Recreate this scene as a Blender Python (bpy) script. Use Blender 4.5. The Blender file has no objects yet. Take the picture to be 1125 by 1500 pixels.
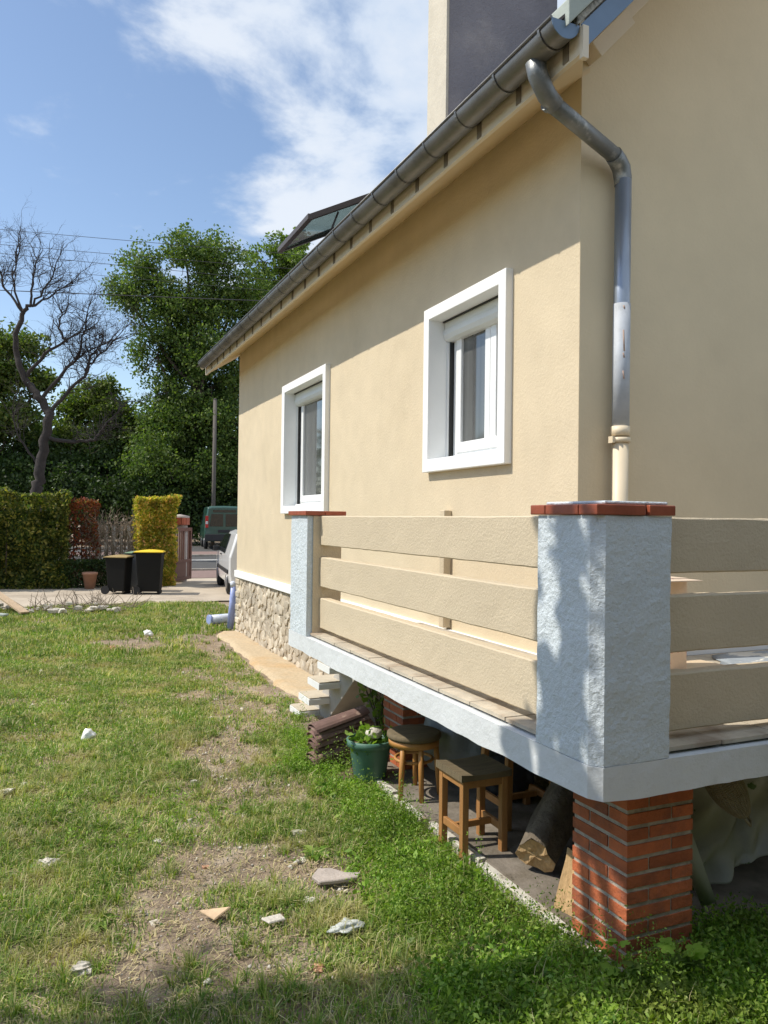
import bpy, math, random
import numpy as np
from mathutils import Vector, Matrix
random.seed(7); rng = np.random.default_rng(7)
R = math.radians
scene = bpy.context.scene
col = scene.collection

# ------------------------------------------------------------------ camera
F_PX, W_PX, H_PX = 1140.0, 1125.0, 1500.0
yaw, pitch, roll = R(23.75), R(0.60), R(0.70)
cd = bpy.data.cameras.new('camera'); cam = bpy.data.objects.new('camera', cd); col.objects.link(cam)
fw = Vector((math.sin(yaw)*math.cos(pitch), math.cos(yaw)*math.cos(pitch), math.sin(pitch)))
rt = Vector((math.cos(yaw), -math.sin(yaw), 0)); up = rt.cross(fw)
rt2 = math.cos(roll)*rt + math.sin(roll)*up; up2 = -math.sin(roll)*rt + math.cos(roll)*up
m = Matrix((rt2, up2, -fw)).transposed().to_4x4(); m.translation = Vector((0, 0, 1.75)); cam.matrix_world = m
cd.sensor_fit = 'VERTICAL'; cd.sensor_height = 36.0; cd.lens = F_PX/H_PX*36.0
cd.clip_start = 0.05; cd.clip_end = 3000
scene.camera = cam

# ------------------------------------------------------------------ light
SUN_TO = Vector((-1.0, 0.33, 1.28)).normalized()
el = math.asin(SUN_TO.z); az = math.atan2(SUN_TO.x, SUN_TO.y)
w = bpy.data.worlds.new('World'); scene.world = w; w.use_nodes = True
nt = w.node_tree; nt.nodes.clear()
def N(t, kind, **kw):
    n = t.nodes.new(kind)
    for k, v in kw.items(): setattr(n, k, v)
    return n
out = N(nt, 'ShaderNodeOutputWorld'); bg = N(nt, 'ShaderNodeBackground'); bg.inputs[1].default_value = 0.14
sky = N(nt, 'ShaderNodeTexSky', sky_type='NISHITA', sun_disc=False)
sky.sun_elevation = el; sky.sun_rotation = az; sky.altitude = 50; sky.air_density = 1.0; sky.dust_density = 0.6; sky.ozone_density = 0.8
tc = N(nt, 'ShaderNodeTexCoord')
sep = N(nt, 'ShaderNodeSeparateXYZ'); nt.links.new(tc.outputs['Generated'], sep.inputs[0])
zz = N(nt, 'ShaderNodeMath', operation='MAXIMUM'); nt.links.new(sep.outputs[2], zz.inputs[0]); zz.inputs[1].default_value = 0.0
za = N(nt, 'ShaderNodeMath', operation='ADD'); nt.links.new(zz.outputs[0], za.inputs[0]); za.inputs[1].default_value = 0.22
comb = N(nt, 'ShaderNodeCombineXYZ')
for i in (0, 1):
    d = N(nt, 'ShaderNodeMath', operation='DIVIDE'); nt.links.new(sep.outputs[i], d.inputs[0]); nt.links.new(za.outputs[0], d.inputs[1]); nt.links.new(d.outputs[0], comb.inputs[i])
n1 = N(nt, 'ShaderNodeTexNoise'); n1.inputs['Scale'].default_value = 0.62; n1.inputs['Detail'].default_value = 2; n1.inputs['Roughness'].default_value = .45
n2 = N(nt, 'ShaderNodeTexNoise'); n2.inputs['Scale'].default_value = 3.2; n2.inputs['Detail'].default_value = 9; n2.inputs['Roughness'].default_value = .58; n2.inputs['Distortion'].default_value = .25
CLOUD_OFF = (3.1, 1.7, 0.0)
va = N(nt, 'ShaderNodeVectorMath', operation='ADD'); va.inputs[1].default_value = CLOUD_OFF
nt.links.new(comb.outputs[0], va.inputs[0]); nt.links.new(va.outputs[0], n1.inputs['Vector']); nt.links.new(va.outputs[0], n2.inputs['Vector'])
# cloudier towards the right of the view; unseen cloud added behind to brighten the gable
dot = N(nt, 'ShaderNodeVectorMath', operation='DOT_PRODUCT'); nt.links.new(tc.outputs['Generated'], dot.inputs[0]); dot.inputs[1].default_value = (0.80, -0.45, 0.12)
def madd(a, k, b):
    q = N(nt, 'ShaderNodeMath', operation='MULTIPLY_ADD'); nt.links.new(a, q.inputs[0]); q.inputs[1].default_value = k
    if isinstance(b, float): q.inputs[2].default_value = b
    else: nt.links.new(b, q.inputs[2])
    return q.outputs[0]
s1 = madd(n1.outputs[0], 0.9, -0.52); s2 = madd(n2.outputs[0], 1.25, s1); s3 = madd(dot.outputs['Value'], 0.62, s2)
mr = N(nt, 'ShaderNodeMapRange', interpolation_type='SMOOTHSTEP'); nt.links.new(s3, mr.inputs[0])
mr.inputs[1].default_value = 0.405; mr.inputs[2].default_value = 0.66; mr.inputs[3].default_value = 0.0; mr.inputs[4].default_value = 0.86
mr2 = N(nt, 'ShaderNodeMapRange', interpolation_type='SMOOTHSTEP'); nt.links.new(n2.outputs[0], mr2.inputs[0])
mr2.inputs[1].default_value = 0.35; mr2.inputs[2].default_value = 0.66
cc = N(nt, 'ShaderNodeMix', data_type='RGBA'); nt.links.new(mr2.outputs[0], cc.inputs[0]); cc.inputs[6].default_value = (3.6, 4.3, 5.3, 1); cc.inputs[7].default_value = (5.0, 5.3, 5.7, 1)
mx = N(nt, 'ShaderNodeMix', data_type='RGBA'); nt.links.new(mr.outputs[0], mx.inputs[0]); nt.links.new(sky.outputs[0], mx.inputs[6]); nt.links.new(cc.outputs[2], mx.inputs[7])
nt.links.new(mx.outputs[2], bg.inputs[0]); nt.links.new(bg.outputs[0], out.inputs[0])

sd = bpy.data.lights.new('sun', 'SUN'); sd.energy = 3.6; sd.angle = R(0.5); sd.color = (1.0, 0.935, 0.83)
so = bpy.data.objects.new('sun', sd); col.objects.link(so); so.rotation_euler = SUN_TO.to_track_quat('Z', 'Y').to_euler(); so.location = (-20, 8, 30)
vs = scene.view_settings; vs.view_transform = 'Standard'; vs.look = 'None'; vs.gamma = 1; vs.use_curve_mapping = False; vs.exposure = 0.36

# ------------------------------------------------------------------ noise helpers
_tab = rng.random((64, 64, 64))
def vnoise(p):
    p = np.asarray(p, float); i = np.floor(p).astype(int); f = p-i; f = f*f*(3-2*f); r = 0
    for dx in (0, 1):
        for dy in (0, 1):
            for dz in (0, 1):
                wgt = (f[:, 0] if dx else 1-f[:, 0])*(f[:, 1] if dy else 1-f[:, 1])*(f[:, 2] if dz else 1-f[:, 2])
                r = r + wgt*_tab[(i[:, 0]+dx) % 64, (i[:, 1]+dy) % 64, (i[:, 2]+dz) % 64]
    return r*2-1
def fbm(p, octv=4, s=1.0):
    p = np.asarray(p, float)*s; a, r = 1.0, 0
    for k in range(octv): r = r+a*vnoise(p+17.3*k); p = p*2.03; a *= .5
    return r/1.9
def sstep(x, a, b):
    t = np.clip((x-a)/(b-a), 0, 1); return t*t*(3-2*t)
def gz(x, y):
    x = np.asarray(x, float); y = np.asarray(y, float)
    if x.ndim == 0 or y.ndim == 0: return gz(np.array([float(x)]), np.array([float(y)]))[0]
    z = -0.15*sstep(y, 4.5, 9.5)*sstep(x, -1, 1.6) - 0.08*sstep(y, 6, 14)*(1-sstep(x, -1, 1.6)) + 0.05*sstep(y, 13, 17)*sstep(x, -1, 1.6)-0.02*sstep(y, 13, 17)*(1-sstep(x, -1, 1.6))
    z = z + 0.02*np.clip(y-24, 0, 14)
    n = fbm(np.stack([x*.9, y*.9, x*0], -1), 4)*0.03
    flat = sstep(y, 16.2, 17.2)
    under = sstep(x, 1.75, 2.0)*sstep(-y, -6.3, -5.6)
    return z + n*(1-flat)*(1-.9*under) - 0.012*under - .012*flat*(y < 24)

# ------------------------------------------------------------------ object helpers
WO = {}
def setp(o, label=None, cat=None, group=None, kind=None):
    if label: o['label'] = label
    if cat: o['category'] = cat
    if group: o['group'] = group
    if kind: o['kind'] = kind
    return o
def thing(name, label, cat, loc=(0, 0, 0), group=None):
    o = bpy.data.objects.new(name, None); col.objects.link(o); o.location = loc; o.empty_display_size = .1
    WO[o] = Vector(loc); return setp(o, label, cat, group)
def link_mesh(name, me, mat, parent=None, loc=None):
    """mesh verts given in world space; origin moved to their centre (or loc)"""
    n = len(me.vertices); a = np.empty(n*3); me.vertices.foreach_get('co', a); a = a.reshape(-1, 3)
    c = (a.min(0)+a.max(0))/2 if loc is None else np.array(loc, float)
    me.vertices.foreach_set('co', (a-c).ravel()); me.update()
    if mat is not None:
        for mm in (mat if isinstance(mat, (list, tuple)) else [mat]): me.materials.append(mm)
    o = bpy.data.objects.new(name, me); col.objects.link(o); WO[o] = Vector(c)
    if parent is not None: o.parent = parent; o.location = Vector(c)-WO[parent]
    else: o.location = Vector(c)
    return o
class MB:
    def __init__(s): s.v = []; s.f = []; s.sm = []
    def add(s, vs, fs, smooth=False):
        b = len(s.v); s.v += [tuple(p) for p in vs]; s.f += [tuple(b+i for i in f) for f in fs]; s.sm += [smooth]*len(fs); return s
    def box(s, x0, x1, y0, y1, z0, z1):
        v = [(x, y, z) for x in (x0, x1) for y in (y0, y1) for z in (z0, z1)]
        return s.add(v, [(0, 1, 3, 2), (4, 6, 7, 5), (0, 4, 5, 1), (2, 3, 7, 6), (0, 2, 6, 4), (1, 5, 7, 3)])
    def bar(s, a, b, wd, ht, upv=(0, 0, 1)):
        a = Vector(a); b = Vector(b); d = (b-a).normalized(); u = Vector(upv)
        if abs(d.dot(u)) > .98: u = Vector((1, 0, 0))
        r = d.cross(u).normalized(); u = r.cross(d)
        v = [p+r*i*wd/2+u*j*ht/2 for p in (a, b) for i in (-1, 1) for j in (-1, 1)]
        return s.add(v, [(0, 1, 3, 2), (4, 6, 7, 5), (0, 4, 5, 1), (2, 3, 7, 6), (0, 2, 6, 4), (1, 5, 7, 3)])
    def tube(s, pts, rad, n=10, cap=True, smooth=True):
        pts = [Vector(p) for p in pts]; k = len(pts)
        if not hasattr(rad, '__len__'): rad = [rad]*k
        d0 = (pts[1]-pts[0]).normalized(); u = Vector((0, 0, 1)) if abs(d0.z) < .9 else Vector((1, 0, 0)); u = (u-d0*u.dot(d0)).normalized()
        V = []
        for i, p in enumerate(pts):
            d = (pts[min(i+1, k-1)]-pts[max(i-1, 0)]).normalized(); u = (u-d*u.dot(d)).normalized(); r = d.cross(u)
            for j in range(n):
                a = 2*math.pi*j/n; V.append(p+(u*math.cos(a)+r*math.sin(a))*rad[i])
        Fc = [(i*n+j, i*n+(j+1) % n, (i+1)*n+(j+1) % n, (i+1)*n+j) for i in range(k-1) for j in range(n)]
        b = len(s.v); s.add(V, Fc, smooth)
        if cap: s.f += [tuple(b+j for j in range(n))[::-1], tuple(b+(k-1)*n+j for j in range(n))]; s.sm += [False, False]
        return s
    def lathe(s, prof, c=(0, 0, 0), n=24, smooth=True):
        V = [(c[0]+r*math.cos(2*math.pi*j/n), c[1]+r*math.sin(2*math.pi*j/n), c[2]+z) for r, z in prof for j in range(n)]
        return s.add(V, [(i*n+j, i*n+(j+1) % n, (i+1)*n+(j+1) % n, (i+1)*n+j) for i in range(len(prof)-1) for j in range(n)], smooth)
    def prism(s, poly, off):
        """poly: 3d points, off: extrusion vector"""
        n = len(poly); o = Vector(off); V = [Vector(p) for p in poly]+[Vector(p)+o for p in poly]
        return s.add(V, [tuple(range(n))[::-1], tuple(range(n, 2*n))]+[(i, (i+1) % n, n+(i+1) % n, n+i) for i in range(n)])
    def mesh(s, name='m'):
        me = bpy.data.meshes.new(name); me.from_pydata([tuple(p) for p in s.v], [], s.f)
        me.polygons.foreach_set('use_smooth', s.sm); return me
    def build(s, name, mat, parent=None, bevel=0, loc=None, seg=2):
        me = s.mesh(name)
        import bmesh
        bm = bmesh.new(); bm.from_mesh(me); bmesh.ops.recalc_face_normals(bm, faces=bm.faces); bm.to_mesh(me); bm.free()
        o = link_mesh(name, me, mat, parent, loc)
        if bevel:
            md = o.modifiers.new('bevel', 'BEVEL'); md.width = bevel; md.segments = seg; md.limit_method = 'ANGLE'; md.angle_limit = R(40)
        return o
def B(name, mat, parent, x0, x1, y0, y1, z0, z1, bevel=.004):
    return MB().box(x0, x1, y0, y1, z0, z1).build(name, mat, parent, bevel)
def quads_mesh(name, V, nq, tri=False):
    k = 3 if tri else 4
    me = bpy.data.meshes.new(name); me.vertices.add(len(V)); me.vertices.foreach_set('co', V.astype(np.float32).ravel())
    return me
def raw_mesh(name, V, faces_idx, k):
    """V Nx3, faces_idx Mxk"""
    me = bpy.data.meshes.new(name); me.vertices.add(len(V)); me.vertices.foreach_set('co', np.ascontiguousarray(V, np.float32).ravel())
    M_ = len(faces_idx); me.loops.add(M_*k); me.loops.foreach_set('vertex_index', np.ascontiguousarray(faces_idx, np.int32).ravel())
    me.polygons.add(M_); me.polygons.foreach_set('loop_start', np.arange(0, M_*k, k, dtype=np.int32)); me.polygons.foreach_set('loop_total', np.full(M_, k, np.int32))
    me.update(calc_edges=True); me.validate(); return me
def rough_solid(poly_fn, nseg, length_pts, amp, s, cap=True):
    """loft: list of rings (list of 3d points) -> MB with noise displacement"""
    rings = [poly_fn(t) for t in length_pts]; n = len(rings[0]); V = np.array([p for r in rings for p in r], float)
    cen = np.array([np.mean(np.array(r), 0) for r in rings]); nn = V-np.repeat(cen, n, 0); nn /= np.linalg.norm(nn, axis=1)[:, None]+1e-9
    V = V+nn*(fbm(V, 3, s)[:, None])*amp
    Fc = [(i*n+j, i*n+(j+1) % n, (i+1)*n+(j+1) % n, (i+1)*n+j) for i in range(len(rings)-1) for j in range(n)]
    mb = MB(); mb.add(V.tolist(), Fc, False)
    if cap: mb.f += [tuple(range(n))[::-1], tuple((len(rings)-1)*n+j for j in range(n))]; mb.sm += [False, False]
    return mb
def subdiv_poly(poly, step):
    o = []
    for a, b in zip(poly, poly[1:]+poly[:1]):
        a = np.array(a, float); b = np.array(b, float); k = max(1, int(np.linalg.norm(b-a)/step))
        o += [tuple(a+(b-a)*i/k) for i in range(k)]
    return o
def rough_prism_z(poly, z0, z1, amp=.004, s=14, step=.04):
    p2 = subdiv_poly(poly, step); nz = max(2, int((z1-z0)/step))
    return rough_solid(lambda z: [(x, y, z) for x, y in p2], 0, np.linspace(z0, z1, nz), amp, s)
def rough_beam(axis, a0, a1, u0, u1, z0, z1, amp=.004, s=14, step=.05, ch=.006):
    pr = [(u0+ch, z0), (u1-ch, z0), (u1, z0+ch), (u1, z1-ch), (u1-ch, z1), (u0+ch, z1), (u0, z1-ch), (u0, z0+ch)]
    p2 = subdiv_poly(pr, step); n = max(2, int((a1-a0)/step))
    if axis == 'y': fn = lambda t: [(u, t, z) for u, z in p2]
    else: fn = lambda t: [(t, u, z) for u, z in p2]
    return rough_solid(fn, 0, np.linspace(a0, a1, n), amp, s)

# ------------------------------------------------------------------ materials
MATS = {}
def mat(name, c, rough=.8, var=.12, sc=3.0, bump=0.0, bsc=60.0, metal=0.0, c2=None, c2sc=2.0, c2lo=.45, c2hi=.65, spec=.5, coat=0, obj_rand=0, bdist=.01, trans=0, isl=0, stretch=None, wave=None, island_ramp=None):
    m = bpy.data.materials.new(name); m.use_nodes = True; t = m.node_tree; t.nodes.clear(); MATS[name] = m
    L = t.links.new
    o = N(t, 'ShaderNodeOutputMaterial'); p = N(t, 'ShaderNodeBsdfPrincipled')
    p.inputs['Roughness'].default_value = rough; p.inputs['Metallic'].default_value = metal; p.inputs['Specular IOR Level'].default_value = spec; p.inputs['Coat Weight'].default_value = coat
    g = N(t, 'ShaderNodeNewGeometry'); vec = g.outputs['Position']
    if stretch:
        mp = N(t, 'ShaderNodeMapping'); mp.inputs['Scale'].default_value = stretch; L(vec, mp.inputs[0]); vec = mp.outputs[0]
    nz = N(t, 'ShaderNodeTexNoise'); nz.inputs['Scale'].default_value = sc; nz.inputs['Detail'].default_value = 6; nz.inputs['Roughness'].default_value = .6; L(vec, nz.inputs['Vector'])
    base = N(t, 'ShaderNodeRGB'); base.outputs[0].default_value = (*c, 1); cur = base.outputs[0]
    if island_ramp:
        rp = N(t, 'ShaderNodeValToRGB'); cr = rp.color_ramp
        while len(cr.elements) < len(island_ramp): cr.elements.new(.5)
        for e, (ps, cl) in zip(cr.elements, island_ramp): e.position = ps; e.color = (*cl, 1)
        L(g.outputs['Random Per Island'], rp.inputs[0]); cur = rp.outputs[0]
    if c2:
        n2 = N(t, 'ShaderNodeTexNoise'); n2.inputs['Scale'].default_value = c2sc; n2.inputs['Detail'].default_value = 7; n2.inputs['Roughness'].default_value = .62; L(vec, n2.inputs['Vector'])
        r2 = N(t, 'ShaderNodeMapRange', interpolation_type='SMOOTHSTEP'); r2.inputs[1].default_value = c2lo; r2.inputs[2].default_value = c2hi; L(n2.outputs[0], r2.inputs[0])
        m2 = N(t, 'ShaderNodeMix', data_type='RGBA'); L(r2.outputs[0], m2.inputs[0]); L(cur, m2.inputs[6]); m2.inputs[7].default_value = (*c2, 1); cur = m2.outputs[2]
    mrn = N(t, 'ShaderNodeMapRange'); mrn.inputs[1].default_value = .3; mrn.inputs[2].default_value = .7; mrn.inputs[3].default_value = 1-var; mrn.inputs[4].default_value = 1+var; L(nz.outputs[0], mrn.inputs[0]); fac = mrn.outputs[0]
    def rnd(src, amt, fac):
        a = N(t, 'ShaderNodeMath', operation='MULTIPLY_ADD'); L(src, a.inputs[0]); a.inputs[1].default_value = 2*amt; a.inputs[2].default_value = 1-amt
        b = N(t, 'ShaderNodeMath', operation='MULTIPLY'); L(fac, b.inputs[0]); L(a.outputs[0], b.inputs[1]); return b.outputs[0]
    if obj_rand:
        oi = N(t, 'ShaderNodeObjectInfo'); fac = rnd(oi.outputs['Random'], obj_rand, fac)
    if isl: fac = rnd(g.outputs['Random Per Island'], isl, fac)
    vm = N(t, 'ShaderNodeVectorMath', operation='SCALE'); L(cur, vm.inputs[0]); L(fac, vm.inputs['Scale']); L(vm.outputs[0], p.inputs['Base Color'])
    if bump:
        bn = N(t, 'ShaderNodeTexNoise'); bn.inputs['Scale'].default_value = bsc; bn.inputs['Detail'].default_value = 5; bn.inputs['Roughness'].default_value = .65; L(vec, bn.inputs['Vector'])
        bp = N(t, 'ShaderNodeBump'); bp.inputs['Strength'].default_value = bump; bp.inputs['Distance'].default_value = bdist; L(bn.outputs[0], bp.inputs['Height']); L(bp.outputs[0], p.inputs['Normal'])
    if trans:
        tr = N(t, 'ShaderNodeBsdfTranslucent'); vt = N(t, 'ShaderNodeVectorMath', operation='MULTIPLY'); L(vm.outputs[0], vt.inputs[0]); vt.inputs[1].default_value = (1.25, 1.45, .55); L(vt.outputs[0], tr.inputs[0])
        ms = N(t, 'ShaderNodeMixShader'); ms.inputs[0].default_value = trans; L(p.outputs[0], ms.inputs[1]); L(tr.outputs[0], ms.inputs[2]); L(ms.outputs[0], o.inputs[0])
    else: L(p.outputs[0], o.inputs[0])
    return m
M_wall = mat('cream_render', (.66, .555, .39), .85, .05, 3.2, .5, 46, bdist=.008, c2=(.60, .50, .345), c2sc=1.0, c2lo=.45, c2hi=.8, spec=.2)
M_gable = mat('cream_render_lightened', (.70, .585, .40), .85, .035, 2.4, .35, 46, bdist=.008, c2=(.65, .54, .365), c2sc=.9, c2lo=.45, c2hi=.8, spec=.2)  # same paint as the long wall, lightened to lift the shaded gable
M_soffit = mat('cream_soffit', (.70, .55, .34), .8, .04, 2, .1, 40, spec=.2)
M_rail = mat('cream_rail_render', (.585, .495, .355), .9, .05, 2.5, .5, 70, bdist=.011, spec=.15)
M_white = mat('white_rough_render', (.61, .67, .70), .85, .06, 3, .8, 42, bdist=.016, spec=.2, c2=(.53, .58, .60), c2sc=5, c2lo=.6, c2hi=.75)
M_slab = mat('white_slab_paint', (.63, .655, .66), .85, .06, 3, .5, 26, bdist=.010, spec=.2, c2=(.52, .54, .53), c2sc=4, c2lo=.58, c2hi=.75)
M_surr = mat('white_surround_paint', (.86, .87, .86), .7, .03, 4, .15, 90, bdist=.003, spec=.3)
M_pvc = mat('white_pvc', (.82, .83, .82), .3, .02, 3)
M_seal = mat('black_seal', (.02, .02, .02), .6, .1)
M_shut = mat('shutter_white', (.74, .76, .74), .4, .03, 3)
M_glass = mat('window_glass', (.085, .088, .085), .05, .45, 1.6, spec=.8, coat=.4, stretch=(1, 6, .15))  # reflections painted as vertical streaks in the base colour
M_curt = mat('net_curtain', (.45, .46, .46), .9, .15, 9, stretch=(1, 14, .3))
M_zinc = mat('weathered_zinc', (.17, .165, .155), .42, .22, 3, .15, 30, metal=.55, c2=(.12, .115, .105), c2sc=2.2, c2lo=.5, c2hi=.7)
M_zinc2 = mat('zinc_pipe', (.30, .34, .40), .38, .15, 5, .1, 25, metal=.6, c2=(.46, .50, .54), c2sc=3.0, c2lo=.5, c2hi=.62, stretch=(1, 1, .35))
M_zinc3 = mat('bent_pipe', (.20, .21, .21), .45, .25, 7, .3, 25, metal=.5, c2=(.42, .42, .40), c2sc=6, c2lo=.55, c2hi=.68)
M_rust = mat('rust_smear', (.42, .30, .24), .8, .3, 20)
M_pipecream = mat('cream_pipe', (.74, .62, .44), .5, .06, 5)
M_verge = mat('fibre_cement', (.36, .40, .36), .8, .1, 5, .3, 30)
M_mott = mat('mottled_mortar', (.34, .33, .29), .9, .3, 25, .8, 40, c2=(.10, .10, .09), c2sc=22)
M_bluezinc = mat('blue_flashing', (.13, .19, .27), .4, .12, 3, metal=.4)
M_fascia = mat('painted_fascia', (.68, .60, .47), .75, .06, 3, .15, 30, stretch=(1, .3, 1))
M_rafter = mat('rafter_taupe', (.20, .165, .12), .8, .12, 8)
M_slate = mat('roof_slate', (.12, .10, .10), .8, .2, 6, .3, 20, obj_rand=.2)
M_chim_l = mat('chimney_render', (.27, .26, .28), .9, .12, 2.0, .9, 30, c2=(.40, .37, .36), c2sc=1.2, c2lo=.5, c2hi=.75)
M_chim_e = mat('chimney_edge', (.58, .53, .43), .9, .08, 6, .4, 30)
M_stone = mat('plinth_stone', (.47, .40, .30), .9, .18, 9, .7, 28, obj_rand=.22, c2=(.62, .56, .45), c2sc=5, bdist=.015)
M_plinth_shade = mat('shade_dark_plinth', (.16, .14, .11), .95, .2, 5, .8, 28)  # shade under the terrace put into a dark plinth colour
M_mortar_p = mat('plinth_mortar', (.50, .43, .325), .95, .16, 8, 1.0, 24, bdist=.035, c2=(.36, .30, .22), c2sc=7)
M_brick = mat('orange_brick', (.43, .115, .042), .75, .2, 14, .7, 50, obj_rand=.26, c2=(.27, .085, .045), c2sc=9, c2lo=.45, c2hi=.72)
M_mortar = mat('brick_mortar', (.42, .37, .30), .95, .15, 20, .8, 50, c2=(.28, .25, .20), c2sc=12)
M_coping = mat('red_coping', (.34, .085, .04), .45, .2, 9, obj_rand=.25, spec=.5, bump=.2)
M_floor_t = mat('weathered_terrace_tile', (.50, .44, .34), .85, .2, 6, .4, 30, obj_rand=.06, c2=(.36, .28, .20), c2sc=4)
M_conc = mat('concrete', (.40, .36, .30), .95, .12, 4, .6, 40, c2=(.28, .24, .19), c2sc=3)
M_conc_d = mat('dirty_shaded_concrete', (.22, .19, .155), .95, .2, 6, .8, 30, c2=(.13, .11, .08), c2sc=3.5, c2lo=.42, c2hi=.65)  # dirt patches; base colour also darkened for the terrace's shade
M_stairw = mat('stair_white', (.76, .77, .75), .85, .05, 5, .3, 40)
M_stair_t = mat('stair_top', (.50, .44, .34), .9, .1, 9, .4, 40)
M_stair_s = mat('stair_soffit', (.42, .40, .36), .9, .08, 9, .3, 40)
M_gravelpath = mat('sandy_concrete', (.54, .43, .28), .95, .18, 30, .9, 90, c2=(.53, .365, .19), c2sc=1.3, c2lo=.45, c2hi=.7, bdist=.01)
M_drive = mat('drive_concrete', (.47, .40, .31), .95, .1, 1.5, .5, 50, c2=(.36, .30, .23), c2sc=.8)
M_asph = mat('asphalt', (.07, .068, .065), .9, .15, 6, .4, 80)
M_pave = mat('reddish_pavement', (.22, .15, .13), .9, .12, 5, .3, 50)
M_line = mat('white_road_paint', (.70, .70, .67), .8, .1, 8)
M_kerbw = mat('white_kerb_board', (.58, .55, .48), .85, .14, 9, .5, 30, c2=(.28, .23, .16), c2sc=9, c2lo=.50, c2hi=.66)
M_soil = mat('garden_soil', (.30, .225, .155), .98, .25, 5, 1.0, 45, c2=(.46, .375, .275), c2sc=3.1, c2lo=.48, c2hi=.66, bdist=.03)
M_tile_c = mat('clay_roof_tile', (.17, .10, .08), .8, .2, 12, .3, 40, obj_rand=.3, c2=(.32, .22, .17), c2sc=14, c2lo=.55)
M_pot = mat('green_plastic', (.075, .17, .125), .5, .08, 5, c2=(.13, .22, .17), c2sc=9, c2lo=.55)
M_terra = mat('terracotta', (.42, .22, .14), .85, .12, 12)
M_woodl = mat('stool_wood', (.36, .175, .06), .6, .18, 9, .2, 30, stretch=(3, 3, .35), spec=.4)
M_woodd = mat('weathered_seat', (.15, .115, .065), .85, .25, 12, .3, 30, stretch=(.5, 3, 1))
M_woodr = mat('round_stool_wood', (.46, .22, .06), .5, .12, 6, stretch=(2, 2, .4))
M_log = mat('log_bark', (.16, .13, .095), .95, .3, 14, 1, 30, bdist=.02)
M_logcut = mat('log_cut', (.50, .33, .16), .9, .2, 24, .6, 40, stretch=(2.5, 2.5, .6))
M_plastic_g = mat('grey_plastic_bag', (.20, .22, .23), .45, .15, 6, .4, 12, bdist=.02)
M_cloth = mat('white_oilcloth', (.40, .40, .36), .6, .15, 4, .4, 14, bdist=.015, c2=(.08, .15, .04), c2sc=6, c2lo=.61, c2hi=.63)
M_cloth2 = mat('pale_sheet', (.40, .42, .36), .6, .1, 8, .2, 20)
M_wick = mat('wicker', (.30, .25, .16), .8, .25, 30)
M_bin = mat('bin_black', (.014, .014, .013), .75, .1, 5, spec=.15)
M_bing = mat('bin_grey', (.13, .135, .135), .5, .1, 5)
M_liby = mat('lid_yellow', (.80, .55, .02), .45, .05, 5)
M_libb = mat('lid_brown', (.34, .24, .09), .5, .1, 5)
M_libg = mat('lid_green', (.18, .27, .16), .5, .1, 5)
M_carw = mat('car_white', (.75, .75, .74), .25, .02, 3, coat=.6)
M_carg = mat('van_green', (.03, .09, .07), .3, .05, 3, coat=.6)
M_cgl = mat('car_glass', (.015, .018, .02), .08, .1, 3, spec=.8)
M_cbl = mat('car_trim_black', (.025, .025, .027), .6, .1, 5)
M_tyre = mat('tyre', (.02, .02, .02), .8, .1, 9)
M_rim = mat('wheel_rim', (.35, .35, .36), .35, .1, 9, metal=.7)
M_tail = mat('tail_lamp_red', (.45, .02, .02), .25, .1, 9)
M_lampw = mat('lamp_clear', (.6, .6, .6), .25, .1, 9)
M_gate = mat('brown_gate', (.15, .065, .045), .6, .12, 7)
M_gpost = mat('gate_pillar_render', (.42, .36, .32), .9, .1, 7, .4, 30)
M_fence = mat('fence_paint', (.55, .55, .52), .7, .1, 7)
M_iron = mat('dark_iron', (.05, .045, .04), .7, .1, 7)
M_pole = mat('pole_wood', (.12, .105, .09), .9, .12, 9, stretch=(1, 1, .2))
M_wire = mat('wire_black', (.03, .03, .035), .6, .1, 9)
M_rock = mat('white_rubble', (.60, .555, .47), .9, .14, 18, .9, 40, obj_rand=.18, c2=(.34, .28, .20), c2sc=14, c2lo=.52, c2hi=.68)
M_rockb = mat('orange_fragment', (.52, .28, .17), .9, .14, 18, .6, 40)
M_rockt = mat('tan_tile_fragment', (.62, .45, .28), .9, .14, 18, .4, 40)
M_film = mat('crumpled_film', (.52, .54, .50), .35, .15, 22, 1, 30)
M_roll = mat('roll_white', (.62, .66, .74), .4, .12, 14, c2=(.20, .30, .66), c2sc=12, c2lo=.60, c2hi=.62)
M_roll_b = mat('roll_blue', (.33, .40, .70), .4, .2, 9)
M_plank = mat('old_plank', (.45, .33, .21), .85, .15, 9, stretch=(4, .5, 4))
M_bark = mat('tree_bark', (.085, .068, .05), .95, .25, 10, .8, 18, bdist=.03)
M_barkd = mat('dead_bark', (.045, .037, .033), .95, .2, 6, .6, 14, bdist=.03)
M_twig = mat('dry_twigs', (.24, .19, .14), .9, .2, 9, isl=.35)
M_box = mat('printed_box', (.62, .50, .38), .8, .15, 9, c2=(.50, .30, .24), c2sc=8, c2lo=.58, c2hi=.6)
M_lamin = mat('pale_wood_board', (.66, .52, .36), .5, .12, 5, stretch=(.6, 5, 1))
M_tarp = mat('blue_grey_sheet', (.30, .34, .38), .5, .12, 5, c2=(.75, .72, .64), c2sc=2.6, c2lo=.55, c2hi=.58)
def leafmat(name, ramp, trans=.35, rough=.55, var=.2, sc=.6):
    return mat(name, ramp[0][1], rough, var, sc, trans=trans, island_ramp=ramp, spec=.35)
M_lf_big = leafmat('leaf_big_tree', [(0, (.045, .09, .02)), (.5, (.10, .16, .035)), (1, (.19, .24, .06))], .4, var=.35, sc=.5)
M_lf_dark = leafmat('leaf_dark', [(0, (.02, .045, .012)), (.7, (.045, .08, .018)), (1, (.08, .12, .03))], .3, var=.35, sc=.5)
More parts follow.
